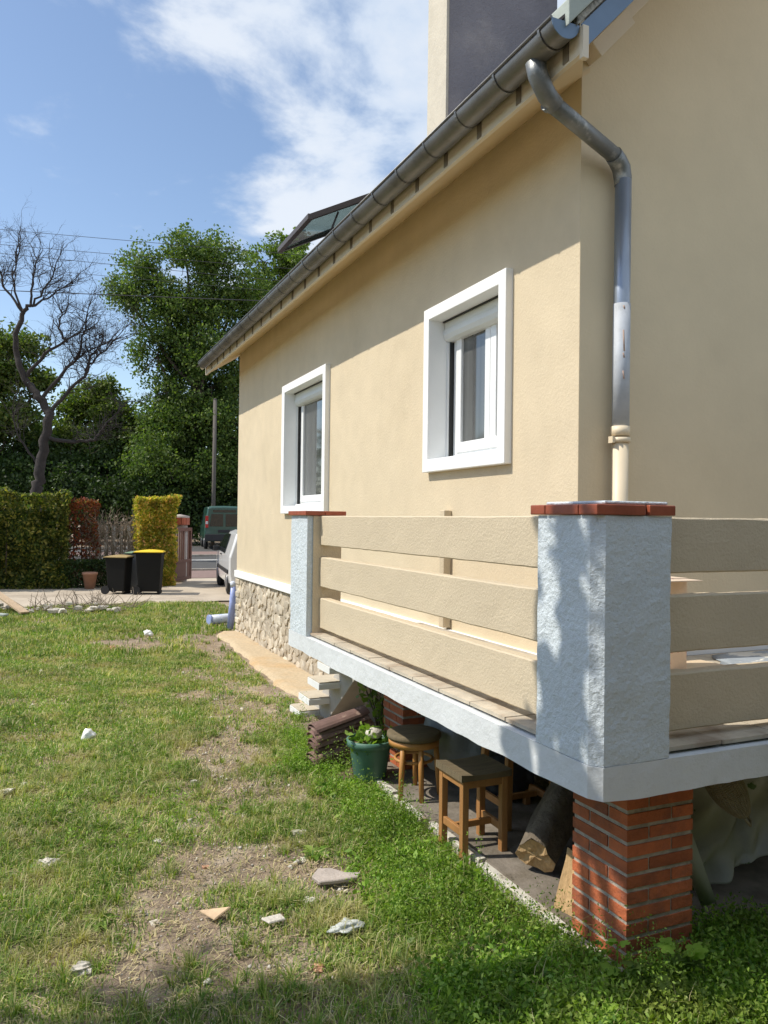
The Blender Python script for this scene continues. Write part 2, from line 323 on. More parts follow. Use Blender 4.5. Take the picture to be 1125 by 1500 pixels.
M_lf_light = leafmat('leaf_light', [(0, (.07, .12, .025)), (.6, (.13, .20, .04)), (1, (.20, .26, .07))], .4)
M_lf_mid = leafmat('leaf_mid', [(0, (.055, .10, .02)), (.6, (.13, .18, .035)), (1, (.22, .25, .07))], .4, var=.35, sc=.5)
M_hd_green = leafmat('hedge_green', [(0, (.04, .075, .015)), (.5, (.11, .14, .03)), (.82, (.25, .23, .05)), (1, (.42, .36, .09))], .5, var=.5, sc=2.6)
M_hd_red = leafmat('hedge_red', [(0, (.06, .03, .015)), (.5, (.17, .04, .02)), (.8, (.32, .08, .04)), (1, (.14, .15, .04))], .45, var=.4, sc=3)
M_hd_gold = leafmat('hedge_gold', [(0, (.17, .22, .03)), (.45, (.40, .36, .05)), (.8, (.66, .47, .10)), (1, (.78, .40, .18))], .5, var=.45, sc=3)
M_lf_shade = leafmat('leaf_shade_tree', [(0, (.04, .08, .015)), (1, (.09, .14, .03))])
M_grass = mat('grass_blades', (.1, .14, .03), .6, .3, 1.2, c2=(.46, .40, .19), c2sc=2.3, c2lo=.48, c2hi=.68, trans=.35, spec=.3, island_ramp=[(0, (.07, .15, .02)), (.38, (.16, .27, .04)), (.68, (.27, .34, .07)), (.86, (.50, .45, .20)), (1, (.72, .63, .40))])
M_straw = mat('straw', (.5, .42, .24), .8, .2, 2, isl=.3, spec=.2, trans=.2)
M_weed = mat('weed_leaves', (.1, .16, .03), .5, .35, 3.0, c2=(.26, .30, .06), c2sc=2.6, c2lo=.48, c2hi=.75, trans=.4, spec=.35, island_ramp=[(0, (.07, .16, .015)), (.5, (.20, .34, .04)), (1, (.36, .48, .10))])

# ================================================================== SETTING
# ---- ground: one sheet, dense near, sparse far
xs = np.concatenate([-np.geomspace(900, 9, 16), np.arange(-8, -1.5, .25), np.arange(-1.5, 3.2, .045), np.arange(3.2, 8, .4), np.geomspace(9, 900, 16)])
ys = np.concatenate([-np.geomspace(700, 5, 12), np.arange(-4, 1.6, .25), np.arange(1.6, 9, .045), np.arange(9, 17.4, .09), np.arange(17.5, 46, .8), np.geomspace(48, 1500, 18)])
XX, YY = np.meshgrid(xs, ys); xf, yf = XX.ravel(), YY.ravel(); zf = gz(xf, yf)
near = (np.abs(xf) < 6) & (yf < 17) & (yf > 0)
zf = zf + near*fbm(np.stack([xf, yf, yf*0], -1), 4, 9)*.008
nx, ny = len(xs), len(ys); ii, jj = np.meshgrid(np.arange(nx-1), np.arange(ny-1)); a = (jj*nx+ii).ravel()
me = raw_mesh('ground', np.stack([xf, yf, zf], -1), np.stack([a, a+1, a+nx+1, a+nx], -1), 4); me.polygons.foreach_set('use_smooth', [True]*len(me.polygons))
g = link_mesh('ground', me, M_soil, None, (0, 0, 0)); g['kind'] = 'structure'

def sheet(name, mat_, x0, x1, y0, y1, lift, nx_=30, ny_=20, edge=0):
    X_ = np.linspace(x0, x1, nx_); Y_ = np.linspace(y0, y1, ny_); A, Bq = np.meshgrid(X_, Y_)
    A = A.ravel().copy(); Bq = Bq.ravel().copy()
    if edge:
        k = (Bq == y0); Bq[k] += fbm(np.stack([A[k], A[k]*0, A[k]*0], -1), 3, 3)*edge
    z = gz(A, Bq)+lift; i2, j2 = np.meshgrid(np.arange(nx_-1), np.arange(ny_-1)); q = (j2*nx_+i2).ravel()
    o = link_mesh(name, raw_mesh(name, np.stack([A, Bq, z], -1), np.stack([q, q+1, q+nx_+1, q+nx_], -1), 4), mat_, None); o['kind'] = 'structure'; return o
sheet('driveway', M_drive, -40, 12, 17.25, 23.9, .03, 300, 12, .12)
sheet('bounce_yard', M_conc, 3.6, 14, -.9, 1.5, .03, 30, 8)  # unseen pale sheet added to bounce sunlight onto the gable
sheet('pavement', M_pave, -60, 60, 23.9, 26.4, .04, 60, 6)
sheet('road', M_asph, -200, 200, 26.5, 33.5, .02, 80, 12)
sheet('far_pavement', M_pave, -200, 200, 33.6, 36.2, .06, 80, 6)
sheet('parking_strip', M_asph, -200, 200, 36.25, 42, .05, 80, 10)
for nm, y in (('road_marking', 26.7), ('road_marking', 31.2)): sheet(nm, M_line, -60, 60, y, y+.28, .028, 60, 3)
def kerb(y, x0=-60, x1=60):
    mb = MB(); xs_ = np.arange(x0, x1, 1.0)
    for x in xs_: z = float(gz(x, y)); mb.box(x+.004, x+.996, y-.07, y+.07, z-.1, z+.1)
    o = mb.build('kerb', M_conc, None, .01); o['kind'] = 'structure'
kerb(26.43); kerb(33.55)
# sandy concrete strip by the plinth
pa = [(2.42, 7.0), (2.45, 9.0), (2.55, 11.0), (2.56, 12.7), (2.75, 12.9), (3.02, 12.9), (3.02, 7.0)]
V = []; 
nyp, nxp = 60, 8
for j in range(nyp):
    y = 6.9+(12.9-6.9)*j/(nyp-1); xl = float(np.interp(y, [6.9, 9, 11, 12.6, 12.9], [2.36, 2.44, 2.54, 2.58, 2.75]))+.025*math.sin(y*5)+.015*math.sin(y*13)
    for i in range(nxp):
        x = xl+(3.03-xl)*i/(nxp-1); V.append((x, y, float(gz(x, y))+(-.03 if i == 0 else .03)))
q = np.array([(j*nxp+i, j*nxp+i+1, (j+1)*nxp+i+1, (j+1)*nxp+i) for j in range(nyp-1) for i in range(nxp-1)])
o = link_mesh('concrete_path', raw_mesh('concrete_path', np.array(V), q, 4), M_gravelpath, None); o['kind'] = 'structure'
# slab under the terrace and its broken white edge
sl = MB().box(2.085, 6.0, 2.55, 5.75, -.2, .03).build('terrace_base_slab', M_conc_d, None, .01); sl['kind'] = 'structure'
for i, (y0, y1, dx, rz) in enumerate([(2.35, 3.38, 0, 0), (3.42, 3.95, .012, .03), (4.0, 4.42, -.01, -.04), (4.47, 5.02, .01, .02)]):
    e = rough_beam('y', y0, y1, 2.03+dx, 2.078+dx, -.06, .040, .003, 20, .05).build('edging_board', M_kerbw, None)
    e.rotation_euler.z = rz
    lab = ['longest pale edging board in the weeds next to the brick pier', 'short pale edging board beneath the square wooden stool', 'short cracked edging board between the two stools', 'pale edging board under the round stool near the green pot'][i]
    setp(e, lab, 'edging', 'pale edging boards along the slab')

# ================================================================== HOUSE
XW, YC, YF = 3.0, 3.88, 12.9
house = thing('house', 'cream rendered house with white window surrounds, stone plinth and zinc gutter', 'house', (XW, YC, -.2))
wins = [(4.72, 5.80, 2.26, 3.43, 4.62, 5.895, 2.155, 3.525), (8.49, 10.03, 1.92, 3.43, 8.39, 10.15, 1.82, 3.53)]
wb = MB()
ysg = [YC, 4.69, 5.83, 8.46, 10.06, YF]; zs_cols = {1: (2.23, 3.46), 3: (1.89, 3.46)}
for i in range(5):
    y0, y1 = ysg[i], ysg[i+1]
    if i in zs_cols:
        a_, b_ = zs_cols[i]; wb.box(XW, XW+.32, y0, y1, .88, a_); wb.box(XW, XW+.32, y0, y1, b_, 4.55)
    else: wb.box(XW, XW+.32, y0, y1, .88, 4.55)
# keep only one shell look: faces between boxes are hidden inside
wb.build('wall', M_wall, house)
# gable end with roof slope and rear walls (closed volume so no light leaks)
SL = 1.07
ridgeX = 6.6; ridgeZ = 4.30+SL*(ridgeX-2.42)
gp = [(XW+.001, YC, .3), (XW+.001, YC, 4.6), (XW+.2, YC, 5.0), (ridgeX, YC, ridgeZ-.15), (10.2, YC, 5.0), (10.2, YC, .3)]
MB().prism([(x, YC-.002, z) for x, _, z in gp], (0, .3, 0)).build('gable_wall', M_gable, house)
MB().prism([(x, YF-.3, z) for x, _, z in gp], (0, .3, 0)).build('gable_wall', M_gable, house)
MB().box(9.9, 10.2, YC+.3, YF-.3, .3, 4.9).build('wall', M_gable, house)
B('baseboard', M_surr, house, XW-.035, XW+.02, YC-.04, YF+.03, .775, .885, .006)
B('baseboard', M_surr, house, XW+.025, 6.0, YC-.035, YC+.01, .888, .97, .006)
B('plinth_core', M_mortar_p, house, XW+.012, XW+.3, YC+.1, YF-.01, -.6, .78, .02)
B('plinth_core', M_mortar_p, house, XW+.3, 10.1, YF-.35, YF-.012, -.6, .78, .02)
B('plinth_core', M_plinth_shade, house, XW+.05, 10.1, YC+.02, YC+.32, -.6, .78, .02)
# plinth stones: irregular rubble on the left wall
def stone_mesh(sx, sy, sz, seed, sub=2):
    r = random.Random(seed); import bmesh
    bm = bmesh.new(); bmesh.ops.create_icosphere(bm, subdivisions=sub, radius=1)
    for v in bm.verts:
        n = v.co.copy(); k = 1+.22*math.sin(3.1*n.x+seed)*math.cos(2.7*n.z+seed*1.7)+r.uniform(-.09, .09)*(1 if sub == 2 else 2)
        c = Vector([math.copysign(abs(q)**.62, q) for q in n]); v.co = Vector((c.x*sx, c.y*sy, c.z*sz))*k
    me = bpy.data.meshes.new('stone'); bm.to_mesh(me); bm.free()
    me.polygons.foreach_set('use_smooth', [False]*len(me.polygons)); return me
sm = [stone_mesh(1, 1, 1, i) for i in range(10)]
for q in sm: q.materials.append(M_stone)
plc = [o for o in house.children if o.name.startswith('plinth_core')][0]
cnt = 0; y = 6.3
placed = []
tries = 0
r5 = random.Random(5)
while tries < 9000 and cnt < 285:
    tries += 1
    yy = r5.uniform(6.35, YF-.06); zc = r5.uniform(-.22, .74); rr = r5.uniform(.045, .105)
    if all((yy-a)**2+(zc-b)**2*1.6 > (.82*(rr+c))**2 for a, b, c in placed):
        placed.append((yy, zc, rr)); s_ = bpy.data.objects.new('stone', sm[cnt % 10]); col.objects.link(s_); s_.parent = plc
        s_.location = Vector((XW+.012, yy, zc))-WO[plc]; s_.scale = (r5.uniform(.010, .026), rr*r5.uniform(.9, 1.35), rr*r5.uniform(.62, .95)); s_.rotation_euler.x = r5.uniform(-.7, .7); cnt += 1
for k in range(9):   # quoins on the far corner
    B('stone', M_stone, plc, XW-.02+.01*(k % 2), XW+.12+.06*(k % 2), YF-.16-.08*((k+1) % 2), YF+.02, -.2+k*.107, -.2+k*.107+.098, .018)

def window(i, oy0, oy1, oz0, oz1, sy0, sy1, sz0, sz1):
    """opening, surround"""
    XF = XW-.06
    def frame(x0, x1, a0, a1, c0, c1, b0, b1, d0, d1):   # outer y a0..a1 z c0..c1, inner y b0..b1 z d0..d1
        O = [(a0, c0), (a1, c0), (a1, c1), (a0, c1)]; I = [(b0, d0), (b1, d0), (b1, d1), (b0, d1)]
        V = [(x0, *p) for p in O]+[(x0, *p) for p in I]+[(x1, *p) for p in O]+[(x1, *p) for p in I]; Fc = []
        for k in range(4):
            n = (k+1) % 4; Fc += [(k, n, 4+n, 4+k), (8+k, 12+k, 12+n, 8+n), (k, 8+k, 8+n, n), (4+k, 4+n, 12+n, 12+k)]
        return MB().add(V, Fc)
    wn = MB().box(XW+.225, XW+.235, oy0-.02, oy1+.02, oz0-.02, oz1+.02).build('window', M_curt, house)
    frame(XF, XW+.22, sy0, sy1, sz0, sz1, oy0, oy1, oz0, oz1).build('surround', M_surr, wn, .006)
    xw = XW+.16
    # shutter box with rounded lower front, two bands
    pr = [(xw+.05, oz1-.004), (xw-.07, oz1-.004), (xw-.07, oz1-.075), (xw-.082, oz1-.08), (xw-.086, oz1-.12), (xw-.07, oz1-.155), (xw-.035, oz1-.172), (xw+.05, oz1-.174)]
    MB().prism([(x, oy0+.003, z) for x, z in pr], (0, oy1-oy0-.006, 0)).build('shutter_box', M_shut, wn, .003)
    MB().box(xw-.088, xw-.06, oy0+.002, oy1-.002, oz1-.012, oz1-.003).build('seal', M_seal, wn)
    zt = oz1-.176
    for yy, s in ((oy1, -1), (oy0, 1)):
        MB().box(xw-.045, xw+.0, min(yy, yy+s*.022), max(yy, yy+s*.022), oz0+.002, zt).build('guide_rail', M_pvc, wn, .002)
        MB().box(xw-.03, xw+.01, min(yy+s*.0225, yy+s*.032), max(yy+s*.0225, yy+s*.032), oz0+.03, zt).build('seal', M_seal, wn)
    # fixed frame
    frame(xw+.004, xw+.06, oy0+.037, oy1-.037, oz0+.002, oz1-.02, oy0+.125, oy1-.125, oz0+.075, oz1-.08).build('frame', M_pvc, wn, .004)
    B('sill', M_pvc, wn, xw-.06, xw+.02, oy0+.037, oy1-.037, oz0+.001, oz0+.028, .004)
    ym = (oy0+oy1)/2-.1 if i == 0 else (oy0+oy1)/2-.3
    for (l0, l1) in ((oy0+.10, ym-.002), (ym+.002, oy1-.10)):
        frame(xw-.012, xw+.045, l0, l1, oz0+.06, oz1-.05, l0+.075, l1-.085, oz0+.06+.08, oz1-.12).build('sash', M_pvc, wn, .006)
        MB().box(xw+.012, xw+.02, l0+.06, l1-.06, oz0+.12, oz1-.1).build('pane', M_glass, wn)
for i, wv in enumerate(wins): window(i, *wv)

# ---- eaves
Y0R, Y1R = 3.27, 13.4
XF_, FB = 2.53, 4.19
B('fascia', M_fascia, house, XF_, XF_+.03, Y0R+.02, Y1R, FB, 4.40, .003)
sf = MB().prism([(XF_+.031, Y0R+.03, FB+.02), (XF_+.031, Y1R-.01, FB+.02), (XW+.06, Y1R-.01, 4.53), (XW+.06, YC-.004, 4.53), (XW+.0, YC-.004, 4.49)], (0, 0, .03)).build('soffit', M_soffit, house)
k = 0; yv = 3.38
while yv < Y1R-.1:
    MB().prism([(XF_-.006, yv, FB+.014), (XF_-.006, yv, 4.36), (XF_+.02, yv, 4.36), (XF_+.02, yv, FB+.014)], (0, .05, 0)).build('rafter_end', M_rafter, house, .002)
    yv += .45
# ---- roof slabs
def roofplane(name, xa, za, xb, zb, th, mat_, y0, y1):
    d = Vector((xb-xa, 0, zb-za)).normalized(); n = Vector((-d.z, 0, d.x)); n = n if n.z > 0 else -n
    p = [Vector((xa, y0, za)), Vector((xb, y0, zb)), Vector((xb, y0, zb))+n*th, Vector((xa, y0, za))+n*th]
    return MB().prism(p, (0, y1-y0, 0)).build(name, mat_, house)
roofplane('roof_deck', 2.47, 4.27, ridgeX, 4.27+SL*(ridgeX-2.47), .05, M_fascia, Y0R+.06, Y1R-.02)
roofplane('roof_deck', 10.73, 4.27, ridgeX, 4.27+SL*(ridgeX-2.47), .05, M_fascia, Y0R+.06, Y1R-.02)
d = Vector((1, 0, SL)).normalized(); nrm = Vector((-SL, 0, 1)).normalized()
# roof tiles (rows, each row one part: only the lowest edge is near anything one can see)
for rw in range(26):
    s0 = rw*.25; a_ = Vector((2.43, 0, 4.262))+d*s0+nrm*(.055)
    b_ = a_+d*.29
    p = [a_+nrm*.012, b_, b_+nrm*.012, a_+nrm*.026]
    if b_.x < ridgeX+.05: MB().prism([Vector((q.x, Y0R+.02, q.z)) for q in p], (0, Y1R-Y0R-.04, 0)).build('tile_course', M_slate, house)
# ---- verge at the gable: fibre-cement verge pieces, mortar, blue flashing
def vband(name, mat_, o0, o1, y0, y1, s0=0.0, s1=5.3, x0=2.46, z0=4.19, bev=.003):
    """band along slope, vertical offsets o0..o1 above the flashing foot line"""
    A0 = Vector((x0, y0, z0)); p = [A0+d*s0+Vector((0, 0, o0)), A0+d*s1+Vector((0, 0, o0)), A0+d*s1+Vector((0, 0, o1)), A0+d*s0+Vector((0, 0, o1))]
    return MB().prism(p, (0, y1-y0, 0)).build(name, mat_, house, bev)
vband('verge_flashing', M_bluezinc, 0.0, .15, 3.285, 3.30, .09, 5.3, 2.475, 4.135)
vband('verge_mortar', M_mott, .152, .20, 3.275, 3.42, .04, 5.3, 2.475, 4.145)
for k in range(12):
    vband('verge_tile', M_verge, .202, .34, 3.255+.004*(k % 2), 3.50, -.06+k*.46, -.06+k*.46+.455, 2.475, 4.145, .006)
# boxing under the verge: sloping soffit to the gable wall and a stepped cream moulding at the wall
zx = lambda x: 4.215+SL*(x-2.54)
MB().add([(2.545, 3.302, zx(2.545)), (7.0, 3.302, zx(7.0)), (7.0, 3.885, zx(7.0)), (XW, 3.885, zx(XW))], [(0, 1, 2, 3)]).add([(2.545, 3.303, 4.212), (XW+.002, 3.884, zx(XW)), (XW+.002, 3.884, 4.50)], [(0, 1, 2)]).build('verge_soffit', M_soffit, house)
MB().bar((3.015, 3.815, 4.60), (3.27, 3.815, 4.60+.255*SL), .12, .10).build('verge_moulding', M_fascia, house, .004)
MB().bar((3.235, 3.835, 4.885), (6.8, 3.835, 4.885+3.565*SL), .09, .10).build('verge_moulding', M_fascia, house, .004)
B('fascia_end', M_fascia, house, XF_-.004, XF_+.034, Y0R-.012, Y0R+.018, FB-.03, 4.33, .002)

# ---- gutter
gcx, gczt, gr = 2.437, 4.335, .087
gut = None
def halfring(y, r, th, a0=180, a1=360, n=14):
    o = []
    for k in range(n+1):
        a = R(a0+(a1-a0)*k/n); o.append((gcx+r*math.cos(a), y, gczt+r*math.sin(a)))
    for k in range(n, -1, -1):
        a = R(a0+(a1-a0)*k/n); o.append((gcx+(r-th)*math.cos(a), y, gczt+(r-th)*math.sin(a)))
    return o
r0, r1 = halfring(Y0R-.0, gr, .003), halfring(Y1R-.3, gr, .003)
n = len(r0); mb = MB(); ygs = np.linspace(Y0R+.02, Y1R-.30, 40)
V = []
for y in ygs: V += halfring(y, gr+.0015*math.sin(y*3.1), .003)
mb.add(V, [(i*n+j, i*n+(j+1) % n, (i+1)*n+(j+1) % n, (i+1)*n+j) for i in range(len(ygs)-1) for j in range(n)], True)
gut = mb.build('gutter', M_zinc, house)
MB().tube([(gcx-gr, Y0R+.02, gczt+.004), (gcx-gr, Y1R-.30, gczt+.004)], .009, 8).build('gutter_bead', M_zinc, gut)
for yy, mt in ((Y0R+.015, M_bluezinc), (Y1R-.30, M_zinc)):
    hr = [(gcx+gr*math.cos(R(180+180*k/14)), yy, gczt+gr*math.sin(R(180+180*k/14))) for k in range(15)]
    MB().prism(hr, (0, .005, 0)).build('gutter_end_cap', mt, gut)
yv = 3.40
while yv < Y1R-.35:
    rr = halfring(yv-.009, gr+.006, .006, 176, 372); n = len(rr)
    MB().add(rr+[(x, y+.018, z) for x, y, z in rr], [(i, (i+1) % n, n+(i+1) % n, n+i) for i in range(n)]).build('gutter_bracket', M_zinc, gut); yv += .45
# ---- downpipe
dp = MB().tube([(2.437, 3.556, 4.27), (2.455, 3.556, 4.20), (2.485, 3.56, 4.155), (2.53, 3.575, 4.115), (2.60, 3.598, 4.085)], [.056, .055, .053, .053, .052], 16).build('downpipe', M_zinc3, house)
MB().tube([(2.585, 3.595, 4.09), (2.84, 3.68, 4.055), (3.17, 3.765, 3.985)], .047, 16).build('pipe_section', M_zinc3, dp)
MB().tube([(3.15, 3.76, 3.99), (3.205, 3.785, 3.972), (3.245, 3.80, 3.94), (3.262, 3.805, 3.88), (3.262, 3.805, 3.84)], [.053, .055, .056, .054, .052], 16).build('pipe_elbow', M_zinc3, dp)
MB().tube([(3.262, 3.80, 3.87), (3.256, 3.80, 2.32)], .05, 20).build('pipe_section', M_zinc2, dp)
MB().tube([(3.2585, 3.80, 3.10), (3.2575, 3.80, 2.33)], .0525, 20).build('pipe_section', mat('chalky_pipe', (.46, .49, .53), .6, .12, 8, .1, 30, c2=(.34, .36, .38), c2sc=5, c2lo=.50, c2hi=.75), dp)
MB().tube([(3.256, 3.80, 2.345), (3.256, 3.80, 2.285)], .058, 20).build('pipe_collar', M_pipecream, dp)
mb = MB().tube([(3.256, 3.80, 2.275), (3.256, 3.80, 2.245)], .061, 20); mb.box(3.18, 3.20, 3.78, 3.82, 2.24, 2.28); mb.box(3.312, 3.33, 3.79, 3.81, 2.25, 2.27); mb.build('pipe_clamp', M_pipecream, dp)
MB().tube([(3.256, 3.80, 2.25), (3.256, 3.80, .9)], .05, 20).build('pipe_section', M_pipecream, dp)
for z_, l_ in ((3.08, .02), (2.93, .13), (2.68, .05), (2.79, .03)):
    a = R(238); MB().tube([(3.262+.0505*math.cos(a), 3.80+.0505*math.sin(a), z_), (3.262+.0505*math.cos(a+.12), 3.80+.0505*math.sin(a+.12), z_-l_)], .006, 6).build('paint_flake', M_rust, dp)
MB().tube([(2.56, 3.60, 4.105), (2.585, 3.607, 4.096)], .056, 14).build('pipe_collar', M_zinc3, dp)
# ---- chimney
ch = MB().box(3.5, 4.78, 6.585, 6.965, 4.9, 9.0).build('chimney', M_chim_l, house, .01)
B('chimney_side', M_chim_e, ch, 3.488, 3.499, 6.58, 6.97, 5.0, 9.0, .003)
B('chimney_quoin', M_chim_e, ch, 3.486, 3.515, 6.572, 6.584, 5.0, 9.0, .003)
B('chimney_cap', M_chim_l, ch, 3.4, 4.88, 6.48, 7.07, 9.0, 9.1, .01)
# ---- open roof window
q0, q1, q2, q3 = Vector((2.60, 8.0, 5.01)), Vector((2.60, 9.12, 5.01)), Vector((3.51, 9.12, 5.47)), Vector((3.51, 8.0, 5.47))
M_wdark = mat('window_wood_dark', (.075, .06, .05), .5, .1)
fr = MB().bar(q0-Vector((0, .03, 0)), q1+Vector((0, .03, 0)), .055, .06); fr.bar(q0, q3, .055, .06); fr.bar(q1, q2, .055, .06); fr.bar(q3, q2, .06, .06)
rwin = fr.build('roof_window', M_wdark, house, .004)
M_gl2 = bpy.data.materials.new('roof_glass'); M_gl2.use_nodes = True; t_ = M_gl2.node_tree; t_.nodes.clear()
o_ = N(t_, 'ShaderNodeOutputMaterial'); tr_ = N(t_, 'ShaderNodeBsdfTransparent'); tr_.inputs[0].default_value = (.50, .57, .55, 1); gs_ = N(t_, 'ShaderNodeBsdfGlossy'); gs_.inputs['Roughness'].default_value = .05; gs_.inputs[0].default_value = (.9, .95, .93, 1); ms_ = N(t_, 'ShaderNodeMixShader'); ms_.inputs[0].default_value = .25
t_.links.new(tr_.outputs[0], ms_.inputs[1]); t_.links.new(gs_.outputs[0], ms_.inputs[2]); t_.links.new(ms_.outputs[0], o_.inputs[0])
MB().prism([q0+Vector((.03, .035, 0)), q1+Vector((.03, -.035, 0)), q2-Vector((.03, .03, .01)), q3+Vector((-.03, .03, -.01))], (0, 0, .02)).build('pane', M_gl2, rwin)
zr_ = lambda x: 4.34+SL*(x-2.42)
fb = MB()
for y_ in (7.98, 9.14): fb.bar((2.62, y_, zr_(2.62)), (3.5, y_, zr_(3.5)), .06, .12)
fb.bar((2.62, 8.01, zr_(2.62)), (2.62, 9.11, zr_(2.62)), .06, .12); fb.build('window_curb', M_bluezinc, rwin, .004)
MB().bar((2.95, 8.06, 5.15), (2.80, 8.06, zr_(2.8)), .015, .02).build('stay', M_iron, rwin)

# ================================================================== TERRACE
XA, YA = 1.80, 2.212
ter = thing('terrace', 'raised terrace with white rough pillars, cream horizontal rails and orange brick pier', 'terrace', (2.2, 3.0, 0))
# slab edge L-shape with chamfered corner; displaced wavy underside
chf = .045
def slab():
    poly = [(XA, YA+chf), (XA+chf*.75, YA), (6.2, YA), (6.2, YC-.045), (XW-.05, YC-.045), (XW-.05, 5.93), (XA, 5.93)]
    p2 = subdiv_poly(poly, .05); V = []; zl = [.757, .80, .845, .882]
    n = len(p2)
    for zi, z in enumerate(zl):
        for x, y in p2: V.append((x, y, z))
    V = np.array(V); dis = fbm(V, 4, 7)*.006
    V[:, 2] += np.where(V[:, 2] < .76, fbm(V[:, :3]*np.array([1, 1, 0]), 4, 5)*.012, fbm(V, 3, 9)*.002)
    V[:, 0] += dis*(V[:, 0] < XA+.1); V[:, 1] += dis*(V[:, 1] < YA+.1)
    mb = MB(); mb.add(V.tolist(), [(i*n+j, i*n+(j+1) % n, (i+1)*n+(j+1) % n, (i+1)*n+j) for i in range(3) for j in range(n)])
    mb.f += [tuple(range(n))[::-1], tuple(3*n+j for j in range(n))]; mb.sm += [False]*2
    return mb
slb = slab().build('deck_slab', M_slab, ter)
# floor tiles
fl = B('floor_bed', M_conc, ter, XA+.06, 6.15, YA+.06, 3.83, .884, .893, .002)
B('floor_bed', M_conc, ter, XA+.06, XW-.06, 3.832, 5.88, .884, .893, .002)
ty = YA+.035; nt_ = 0
tm = MB().box(-.148, .148, -.148, .148, 0, .016); tme = tm.mesh('floor_tile'); tme.materials.append(M_floor_t)
ry = 0
for j in range(12):
    for i in range(14):
        x = XA+.03+.152+i*.304; y = YA+.03+.152+j*.304
        if y > 5.75 or x > 6.05 or (x > 2.85 and y > 3.72): continue
        t_ = bpy.data.objects.new('floor_tile', tme); col.objects.link(t_); t_.parent = ter
        if y > 2.6 and x > 2.2 or (x < 2.3 and y > 2.75) or (y < 2.6 and x > 2.35): pass
        t_.location = Vector((x, y, .8945+random.uniform(-.001, .002)))-WO[ter]; t_.rotation_euler = (random.uniform(-.004, .004), random.uniform(-.004, .004), random.uniform(-.006, .006))
# corner pillar
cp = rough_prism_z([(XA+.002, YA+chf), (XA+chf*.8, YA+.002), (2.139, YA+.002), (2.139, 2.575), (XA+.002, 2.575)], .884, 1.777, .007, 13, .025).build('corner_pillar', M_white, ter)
def coping(parent, pcs, z0, z1):
    for (x0, x1, y0, y1) in pcs: B('coping_brick', M_coping, parent, x0, x1, y0, y1, z0, z1, .004)
coping(cp, [(XA-.012, XA+.21, YA-.008, YA+.095), (XA-.012, XA+.095, YA+.10, YA+.30), (XA-.012, XA+.095, YA+.305, YA+.40), (XA+.228, 2.152, YA-.008, YA+.095), (2.05, 2.150, YA+.10, YA+.37), (XA+.1, 2.045, YA+.1, YA+.37)], 1.779, 1.817)
B('cap', M_white, cp, XA+.04, 2.135, YA+.012, YA+.37, 1.818, 1.83, .006)
# far pillar
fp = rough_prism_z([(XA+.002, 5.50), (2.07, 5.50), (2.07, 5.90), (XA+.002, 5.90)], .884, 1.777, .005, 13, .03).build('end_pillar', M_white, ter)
coping(fp, [(XA-.02, XA+.13, 5.475, 5.69), (XA-.02, XA+.13, 5.695, 5.92), (XA+.134, 2.10, 5.475, 5.92)], 1.779, 1.812)
B('inner_facing', M_rail, fp, 1.845, 2.068, 5.488, 5.497, .90, 1.776, .002)
# rails
for z0, z1 in ((1.557, 1.775), (1.25, 1.470), (.944, 1.168)):
    rough_beam('y', 2.56, 5.515, 1.90, 1.968, z0, z1, .004, 13, .05).build('rail', M_rail, ter)
    rough_beam('x', 2.125, 6.1, YA+.105, YA+.175, z0, z1, .004, 13, .05).build('rail', M_rail, ter)
# small post against the house wall
B('wall_post', M_rail, ter, 2.93, 2.998, 5.47, 5.545, .9, 1.835, .006)
# brick piers
bm1 = MB().box(-.11, .11, -.0525, .0525, -.0218, .0218).mesh('brick'); bm1.materials.append(M_brick)
def pier(x0, y0, z0, z1, W_=.335):
    core = B('brick_pier', M_mortar, ter, x0+.005, x0+W_-.005, y0+.005, y0+W_-.005, z0, z1, .002)
    n_ = int((z1-z0)/.0608)
    for c in range(n_):
        z = z1-.0304-c*.0608-.004; fl_ = c % 2
        jit = random.uniform(-.0015, .0015)
        # pinwheel of four bricks
        cs = [(.11, .0525, 0), (W_-.0525, .11, 1), (W_-.11, W_-.0525, 0), (.0525, W_-.11, 1)]
        for (bx, by, rot) in cs:
            if fl_: bx = W_-bx
            b = bpy.data.objects.new('brick', bm1); col.objects.link(b); b.parent = core
            b.location = Vector((x0+bx, y0+by, z))-WO[core]; b.rotation_euler = (random.uniform(-.006, .006), random.uniform(-.006, .006), (math.pi/2 if rot else 0)+random.uniform(-.008, .008))
    return core
pier(2.087, 2.376, -.06, .757); pier(2.30, 4.86, -.02, .757)

# ---- stairs
st = thing('concrete_stairs', 'white concrete stairs with cantilevered treads leading up to the terrace', 'stairs', (2.5, 6.8, -.15))
for k, (ye, zt) in enumerate([(6.87, -.02), (6.60, .155), (6.34, .345), (6.08, .53), (5.95, .70)]):
    if k < 4:
        xr = 2.95; tr_ = rough_beam('x', 2.2, xr, ye, ye+.31, zt-.062, zt-.006, .004, 10, .06).build('tread', M_stairw, st)
        B('tread_top', M_stair_t, tr_, 2.205, xr, ye+.005, ye+.305, zt-.006, zt+.004, .002)
    B('riser_block', M_stairw, st, 2.40, 2.93, ye+.10, ye+.36, zt-.21, zt-.064, .004)
MB().prism([(2.395, 7.3, -.3), (2.395, 6.97, -.3), (2.395, 5.60, .73), (2.395, 5.60, .752), (2.395, 5.92, .752), (2.395, 7.3, -.16)], (.54, 0, 0)).build('stair_beam', M_stair_s, st, .004)
B('stair_foot', M_stair_s, st, 2.66, 2.93, 6.36, 6.50, -.2, .14, .004)

# ================================================================== THINGS ON / UNDER THE TERRACE
def rotz(o, a): o.rotation_euler.z = a
